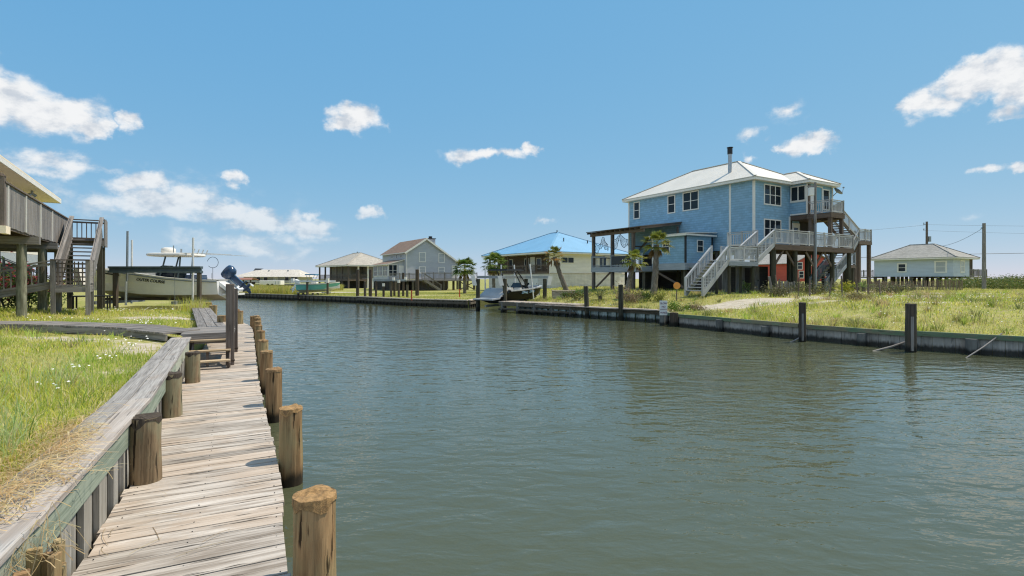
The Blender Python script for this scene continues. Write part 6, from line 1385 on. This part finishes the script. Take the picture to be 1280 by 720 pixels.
bush('shrub', 'grey green scrub along the wire fence right of the young palm', Gz(1108,366,36), 2.4, .7, .75, 1400, ((.10,.13,.06),(.16,.17,.09),(.2,.16,.1)), .12, wisps=120)
for k, (px, y, rx, hh) in enumerate(((1206,60,3.0,1.0),(1222,56,3.4,1.0),(1243,58,3.0,1.15),(1262,55,3.2,1.15),(1286,56,3.6,1.15),(1316,57,4,1.2))):
    bush('dune_bush', ['rounded dune shrub next to the sandy gap by the cottage','broad dune shrub behind the thicker utility pole','dune shrub just right of the thicker utility pole','tall dune shrub second from the right photo edge','dune shrub cut by the right photo edge','dune shrub beyond the right photo edge'][k], Gz(px,0,y), rx, 2.2, hh, 2600, ((.10,.15,.035),(.16,.20,.05),(.24,.24,.08)), .2, group='dune shrubs on the right')
for k, (px, y, z) in enumerate(((8,23.5,1.5),(34,24,1.5),(58,26,1.5))):
    x = (px-640)/F*y; bush('flowering_shrub', ['pink flowering shrub under the house at the left photo edge','pink flowering shrub between the two mottled pilings','pink flowering shrub beside the lower stair flight'][k], (x, y, zL(x, y)), 1.0, .9, 1.9, 1000, ((.08,.14,.03),(.13,.19,.04),(.06,.10,.02)), .15, blossoms=((.62,.10,.16), 60), group='pink flowering shrubs under the left house')
t = thing('planter_box', 'long black planter box on the bank by the leaning palm', 'planter', Gz(704,368,42)); mb = MB(); mb.box((-.9,-.3,0),(.9,.3,.62)); mb.box((-.95,-.35,.621),(.95,.35,.68),M['deck']); mb.build('box', M['black'], t)
# ---------------------------------------------------------------- grass
def blades(name, x, y, z, h, w_, lean, col, seg=2, phi=None):
    n = len(x); phi = rng.uniform(0, 2*PI, n) if phi is None else phi; ux, uy = np.cos(phi), np.sin(phi); fa = phi+rng.normal(PI/2, .5, n); sx, sy = np.cos(fa)*w_/2, np.sin(fa)*w_/2
    pts = []
    for i in range(seg+1):
        f = i/seg; ox = lean*h*f**1.8; cx, cy, cz_ = x+ux*ox, y+uy*ox, z+h*f*(1-.35*np.minimum(lean,1)*f); k = (1-f*.75)
        if i < seg: pts += [np.column_stack([cx-sx*k, cy-sy*k, cz_]), np.column_stack([cx+sx*k, cy+sy*k, cz_])]
        else: pts.append(np.column_stack([cx, cy, cz_]))
    m_ = 2*seg+1; vs = np.stack(pts, 1).reshape(-1, 3); base = np.arange(n)*m_; fl = []
    for i in range(seg-1): fl.append(np.stack([base+2*i, base+2*i+1, base+2*i+3, base+2*i+2], 1))
    tri = np.stack([base+2*seg-2, base+2*seg-1, base+2*seg], 1)
    idx = np.concatenate([q.ravel() for q in fl]+[tri.ravel()]); cnt = np.concatenate([np.full(n, 4)]*(seg-1)+[np.full(n, 3)])
    return raw(name, vs, (idx, cnt), M['grass'], None, np.repeat(col, m_, 0))
def pal(n, cols, p, var=.22):
    c = np.array(cols)[rng.choice(len(cols), n, p=p)]; return np.clip(c*rng.uniform(1-var, 1+var, (n, 1))*rng.uniform(.93, 1.07, (n, 3)), 0, 1)
def scatter(n, r0, r1, a0, a1, poly, margin, edge, pw=1.0):
    r = r0+(r1-r0)*rng.uniform(0, 1, n)**pw; a = rng.uniform(a0, a1, n); x, y = r*np.sin(a), r*np.cos(a); k = inside(x, y, poly); x, y = x[k], y[k]
    k = seg_dist(x, y, edge) > margin; return x[k], y[k]
YG, LG, DG, ST, BR = (.64,.62,.12), (.48,.55,.08), (.22,.31,.05), (.74,.65,.36), (.42,.33,.19)
# left yard: short turf, then tall blades near the camera
x, y = scatter(150000, 3.0, 34, R(-75), R(-22), LEFT, .16, SEG_L, 1.25); s = sand(x, y, SAND_L); k = rng.uniform(0,1,len(x)) > s*1.05; x, y = x[k], y[k]
d_ = np.hypot(x-0, y); patch = sst(wob(x, y, .55)+wob(y, x, 1.7)*.6, -.5, .8)
h = (.07+.13*rng.uniform(0,1,len(x))**2)*(.7+.7*patch)*(1+.3*sst(14-y, 0, 8)); col = pal(len(x), (YG,LG,DG,ST), (.42,.30,.10,.18)); lush = sst(np.sin(x*.9+1)+np.sin(y*1.1+x*.4), .3, 1.2)[:,None]; col = col*(1-.5*lush)+pal(len(x), ((.25,.42,.035),), (1,))*.5*lush
dryL = sst(wob(x, y, .9)+wob(y, x, 2.1)*.6, .3, 1.0); h = h*(1-.35*dryL); dryL = dryL[:,None]*.5; col = col*(1-dryL)+pal(len(x), ((.70,.60,.32),(.52,.42,.22),(.66,.62,.2)), (.4,.3,.3))*dryL; nearW = .006+.0006*d_; onwalk = np.zeros(len(x), bool)
wpn = np.array([(q.x, q.y) for q in wp]); 
keep = seg_dist(x, y, [tuple(q) for q in wpn[::40]]) > .62; lx_, ly_ = x-LO.x, y-LO.y; lu = lx_*lside.x+ly_*lside.y; lv = lx_*ldir.x+ly_*ldir.y; keep &= ~((lu > -.1) & (lu < 1.25) & (lv > -.2) & (lv < 2.1))
x, y, h, col, nearW = x[keep], y[keep], h[keep], col[keep], nearW[keep]
tag(blades('grass', x, y, hL(x, y), h, nearW, rng.uniform(.1,.9,len(x)), col), kind='stuff')
x, y = scatter(34000, 3.0, 10.5, R(-74), R(-36), LEFT, .45, SEG_L, 1.0); dens = sst(wob(x, y, 1.1)+wob(y, x, 2.3)*.5+(1-sst(y, 4.5, 8.0))*.9-.2, 0, 1)*(1-sand(x, y, SAND_L)); k = rng.uniform(0,1,len(x)) < dens*.55; x, y = x[k], y[k]
col = pal(len(x), ((.50,.62,.26),(.36,.50,.18),(.64,.66,.34),ST), (.4,.3,.2,.1)); tag(blades('tall_grass', x, y, hL(x, y), rng.uniform(.25,.72,len(x)), rng.uniform(.005,.011,len(x)), rng.uniform(.15,1.0,len(x)), col, 4), kind='stuff')
# dry straw washed over the cap board near the camera
n = 5000; s0 = rng.uniform(7.4, 11.4, n); xs, ys, ph = [], [], []
for q in s0:
    p, d, n_ = bat(q); o_ = abs(rng.normal(0, .28)); o_ = .50-o_*.55*max(0, (1.5-abs(q-8.9)/1.4)) if rng.uniform() < .45 else .42+o_; pp_ = p+n_*o_+d*rng.normal(0,.1); xs.append(pp_.x); ys.append(pp_.y)
x, y = np.array(xs), np.array(ys); dcap = seg_dist(x, y, [(q.x, q.y) for q in bl[::60]]); z = np.where(dcap < .43, CAPZ+.004, hL(x, y)+.02)
def strands(name, x, y, z, l, w_, col, up=.10):
    n = len(x); a = rng.uniform(0,2*PI,n); cv = rng.normal(0,.9,n); seg = 4; pts = []; cx, cy = x.copy(), y.copy(); zz = rng.uniform(0,.03,n); tilt = np.abs(rng.normal(0, up, n))
    for i in range(seg+1):
        f = i/seg; th = a+cv*f; arch = np.sin(f*PI)*tilt*l; nx_, ny_ = -np.sin(th)*w_/2, np.cos(th)*w_/2; pts += [np.column_stack([cx-nx_, cy-ny_, z+zz+arch]), np.column_stack([cx+nx_, cy+ny_, z+zz+arch+.001])]; cx, cy = cx+np.cos(th)*l/seg, cy+np.sin(th)*l/seg
    m_ = 2*(seg+1); vs = np.stack(pts, 1).reshape(-1,3); b0 = np.arange(n)*m_; fl = np.concatenate([np.stack([b0+2*i, b0+2*i+1, b0+2*i+3, b0+2*i+2], 1).ravel() for i in range(seg)])
    return raw(name, vs, (fl, np.full(n*seg, 4)), M['grass'], None, np.repeat(col, m_, 0))
tag(strands('dry_straw', x, y, z, rng.uniform(.08,.32,n), rng.uniform(.003,.006,n), pal(n, ((.70,.54,.29),(.58,.42,.20),(.78,.66,.42)), (.4,.3,.3))), kind='stuff')
hx, hy = hp.location.x, hp.location.y; n = 45; a = rng.uniform(0,2*PI,n); r_ = .19*np.sqrt(rng.uniform(0,1,n)); tag(strands('straw_tuft', hx+r_*np.cos(a), hy+r_*np.sin(a), np.full(n, .86), rng.uniform(.12,.36,n), np.full(n,.0045), pal(n, ((.58,.46,.26),(.44,.32,.16)), (.6,.4)), .5), kind='stuff')
n = 26; q = [at_len(rng.uniform(8,14)) for _ in range(n)]; off = np.abs(rng.normal(0,.35,n)); x = np.array([p.x-d.y*(DW-.05-o_) for (p,d),o_ in zip(q,off)]); y = np.array([p.y+d.x*(DW-.05-o_) for (p,d),o_ in zip(q,off)])
tag(strands('dock_straw', x, y, np.full(n, DZ+.004), rng.uniform(.1,.4,n), np.full(n,.004), pal(n, ((.36,.27,.15),(.5,.4,.22)), (.5,.5)), .02), kind='stuff')
# right field, far lawns
x, y = scatter(330000, 17, 70, R(-48), R(52), RIGHT, .12, SEG_R, 1.15); s = sand(x, y, SAND_R); k = rng.uniform(0,1,len(x)) > s*1.08; x, y = x[k], y[k]
WBi = WB.inverted(); lx2 = WBi[0][0]*x+WBi[0][1]*y+WBi[0][3]; ly2 = WBi[1][0]*x+WBi[1][1]*y+WBi[1][3]; k = ~((lx2 > -3.5) & (lx2 < 8.5) & (ly2 > -.3) & (ly2 < 13.4)); x, y = x[k], y[k]
d_ = np.hypot(x, y); patch = sst(wob(x, y, .35)+wob(y, x, .9)*.7, -.4, .9); edge = sst(1.6-seg_dist(x, y, SEG_R), 0, 1.3); wR = sst(x, -2, 7)
h = (1-.55*sst(sand(x, y, SAND_R), .02, .3))*(.06+.17*rng.uniform(0,1,len(x))**1.6)*(.55+.85*patch+.9*edge*rng.uniform(.2,1,len(x)))*(.55+.45*wR)
col = pal(len(x), (YG,LG,DG,ST,BR), (.38,.20,.08,.25,.09)); dry = sst(wob(x, y, .22)+wob(y+7, x, .6)*.8, .0, .9)[:,None]*wR[:,None]*.75; col = col*(1-dry)+pal(len(x), ((.60,.52,.22),(.50,.40,.20),(.52,.50,.13)), (.4,.25,.35))*dry; cl_ = sst(wob(x, y, 1.6)+wob(y, x, 3.1)*.7, .55, 1.05)*wR; h = h*(1+1.4*cl_); cl_ = cl_[:,None]*.7; col = col*(1-cl_)+pal(len(x), ((.20,.25,.06),(.34,.30,.14),(.28,.34,.07)), (.4,.3,.3))*cl_; lawn = (1-wR)[:,None]*.6; col = col*(1-lawn)+pal(len(x), ((.36,.37,.07),(.28,.34,.055)), (.5,.5))*lawn
tag(blades('grass', x, y, hR(x, y), h, .007+.00065*d_, rng.uniform(.1,.8,len(x)), col), kind='stuff')
def tufts(name, cx, cy, zf, n_each, hl, hh, wd, cols, pr):
    k = len(cx); x = (cx[:,None]+rng.normal(0,.09,(k,n_each))*np.linspace(.6,2,k)[:,None]).ravel(); y = (cy[:,None]+rng.normal(0,.09,(k,n_each))*np.linspace(.6,2,k)[:,None]).ravel(); n = len(x)
    ph = np.arctan2(y-np.repeat(cy,n_each), x-np.repeat(cx,n_each)); hs = np.repeat(rng.uniform(.6,1.25,k), n_each)
    cc = np.repeat(pal(k, cols, pr, .25), n_each, 0)*rng.uniform(.8,1.2,(n,1)); return tag(blades(name, x, y, zf(x, y), rng.uniform(hl,hh,n)*hs, np.full(n, wd)*rng.uniform(.7,1.3,n), rng.uniform(.3,1.1,n), np.clip(cc,0,1), 3, ph), kind='stuff')
cx, cy = scatter(1500, 17, 50, R(2), R(50), RIGHT, .15, SEG_R, 1.1); near_edge = rng.uniform(0,1,len(cx)) < .35+.65*(seg_dist(cx, cy, SEG_R) < 1.2); lx2 = WBi[0][0]*cx+WBi[0][1]*cy+WBi[0][3]; ly2 = WBi[1][0]*cx+WBi[1][1]*cy+WBi[1][3]; near_edge &= ~((lx2 > -3.5) & (lx2 < 8.5) & (ly2 > -.3) & (ly2 < 13.4)); cx, cy = cx[near_edge], cy[near_edge]
tufts('weed_tufts', cx, cy, hR, 34, .22, .5, .022, ((.26,.33,.06),(.36,.32,.14),(.20,.22,.08),(.46,.36,.2),(.34,.42,.07)), (.25,.25,.15,.15,.2))
cx, cy = scatter(260, 4.5, 22, R(-70), R(-26), LEFT, .35, SEG_L, 1.0); k = seg_dist(cx, cy, [tuple(q) for q in wpn[::40]]) > .7; cx, cy = cx[k], cy[k]
tufts('weed_tufts', cx, cy, hL, 26, .12, .34, .012, ((.40,.52,.10),(.22,.34,.06),(.55,.46,.24),(.30,.26,.13)), (.35,.3,.2,.15))
# marsh grass on the far left bank
x, y = scatter(60000, 58, 100, R(-33), R(-18), RIGHT, .3, SEG_R, 1.0); h = rng.uniform(.35,1.0,len(x))*(.5+.7*sst(wob(x,y,.3),-.6,.6)); k = y+x*.9 > 36; x, y, h = x[k], y[k], h[k]; k = x < -25.5; x, y, h = x[k], y[k], h[k]
tag(blades('marsh_grass', x, y, hR(x, y), h, np.full(len(x), .06), rng.uniform(.1,.6,len(x)), pal(len(x), ((.50,.45,.10),(.38,.40,.08),(.56,.46,.19)), (.5,.3,.2))), kind='stuff')
# tall weeds at the slip corner of the left yard, below the boat
x = rng.normal(-14.9, .6, 900); y = rng.normal(25.2, .5, 900); k = inside(x, y, LEFT); x, y = x[k], y[k]; tag(blades('tall_weeds', x, y, hL(x, y), rng.uniform(.3,.95,len(x)), np.full(len(x), .018), rng.uniform(.1,.6,len(x)), pal(len(x), (YG,LG,ST), (.4,.3,.3))), kind='stuff')
# white clover flowers
def flowers(name, x, y, z, r):
    n = len(x); a = np.arange(7)*2*PI/7; vs = []; 
    P0 = np.column_stack([x, y, z+r*.6]); ring = np.stack([np.column_stack([x+r*math.cos(q), y+r*math.sin(q), z+r*.12*math.cos(3*q)]) for q in a], 1); vs = np.concatenate([P0[:,None,:], ring], 1).reshape(-1,3); b0 = np.arange(n)*8
    fl = np.concatenate([np.stack([b0, b0+1+i, b0+1+(i+1)%7], 1).ravel() for i in range(7)]); return raw(name, vs, (fl, np.full(n*7, 3)), M['flower'])
cx = rng.uniform(-22, -6, 75); cy = rng.uniform(6.5, 25, 75); xs = (cx[:,None]+rng.normal(0,.2,(75,7))).ravel(); ys = (cy[:,None]+rng.normal(0,.15,(75,7))).ravel(); k = inside(xs, ys, LEFT) & (seg_dist(xs, ys, SEG_L) > .6) & (seg_dist(xs, ys, [tuple(q) for q in wpn[::40]]) > .65); xs, ys = xs[k], ys[k]
tag(flowers('clover_flowers', xs, ys, hL(xs, ys)+rng.uniform(.08,.16,len(xs)), rng.uniform(.016,.034,len(xs))), kind='stuff')
xs, ys = scatter(900, 17, 48, R(5), R(50), RIGHT, .6, SEG_R); tag(flowers('clover_flowers', xs, ys, hR(xs, ys)+rng.uniform(.1,.22,len(xs)), rng.uniform(.015,.032,len(xs))), kind='stuff')
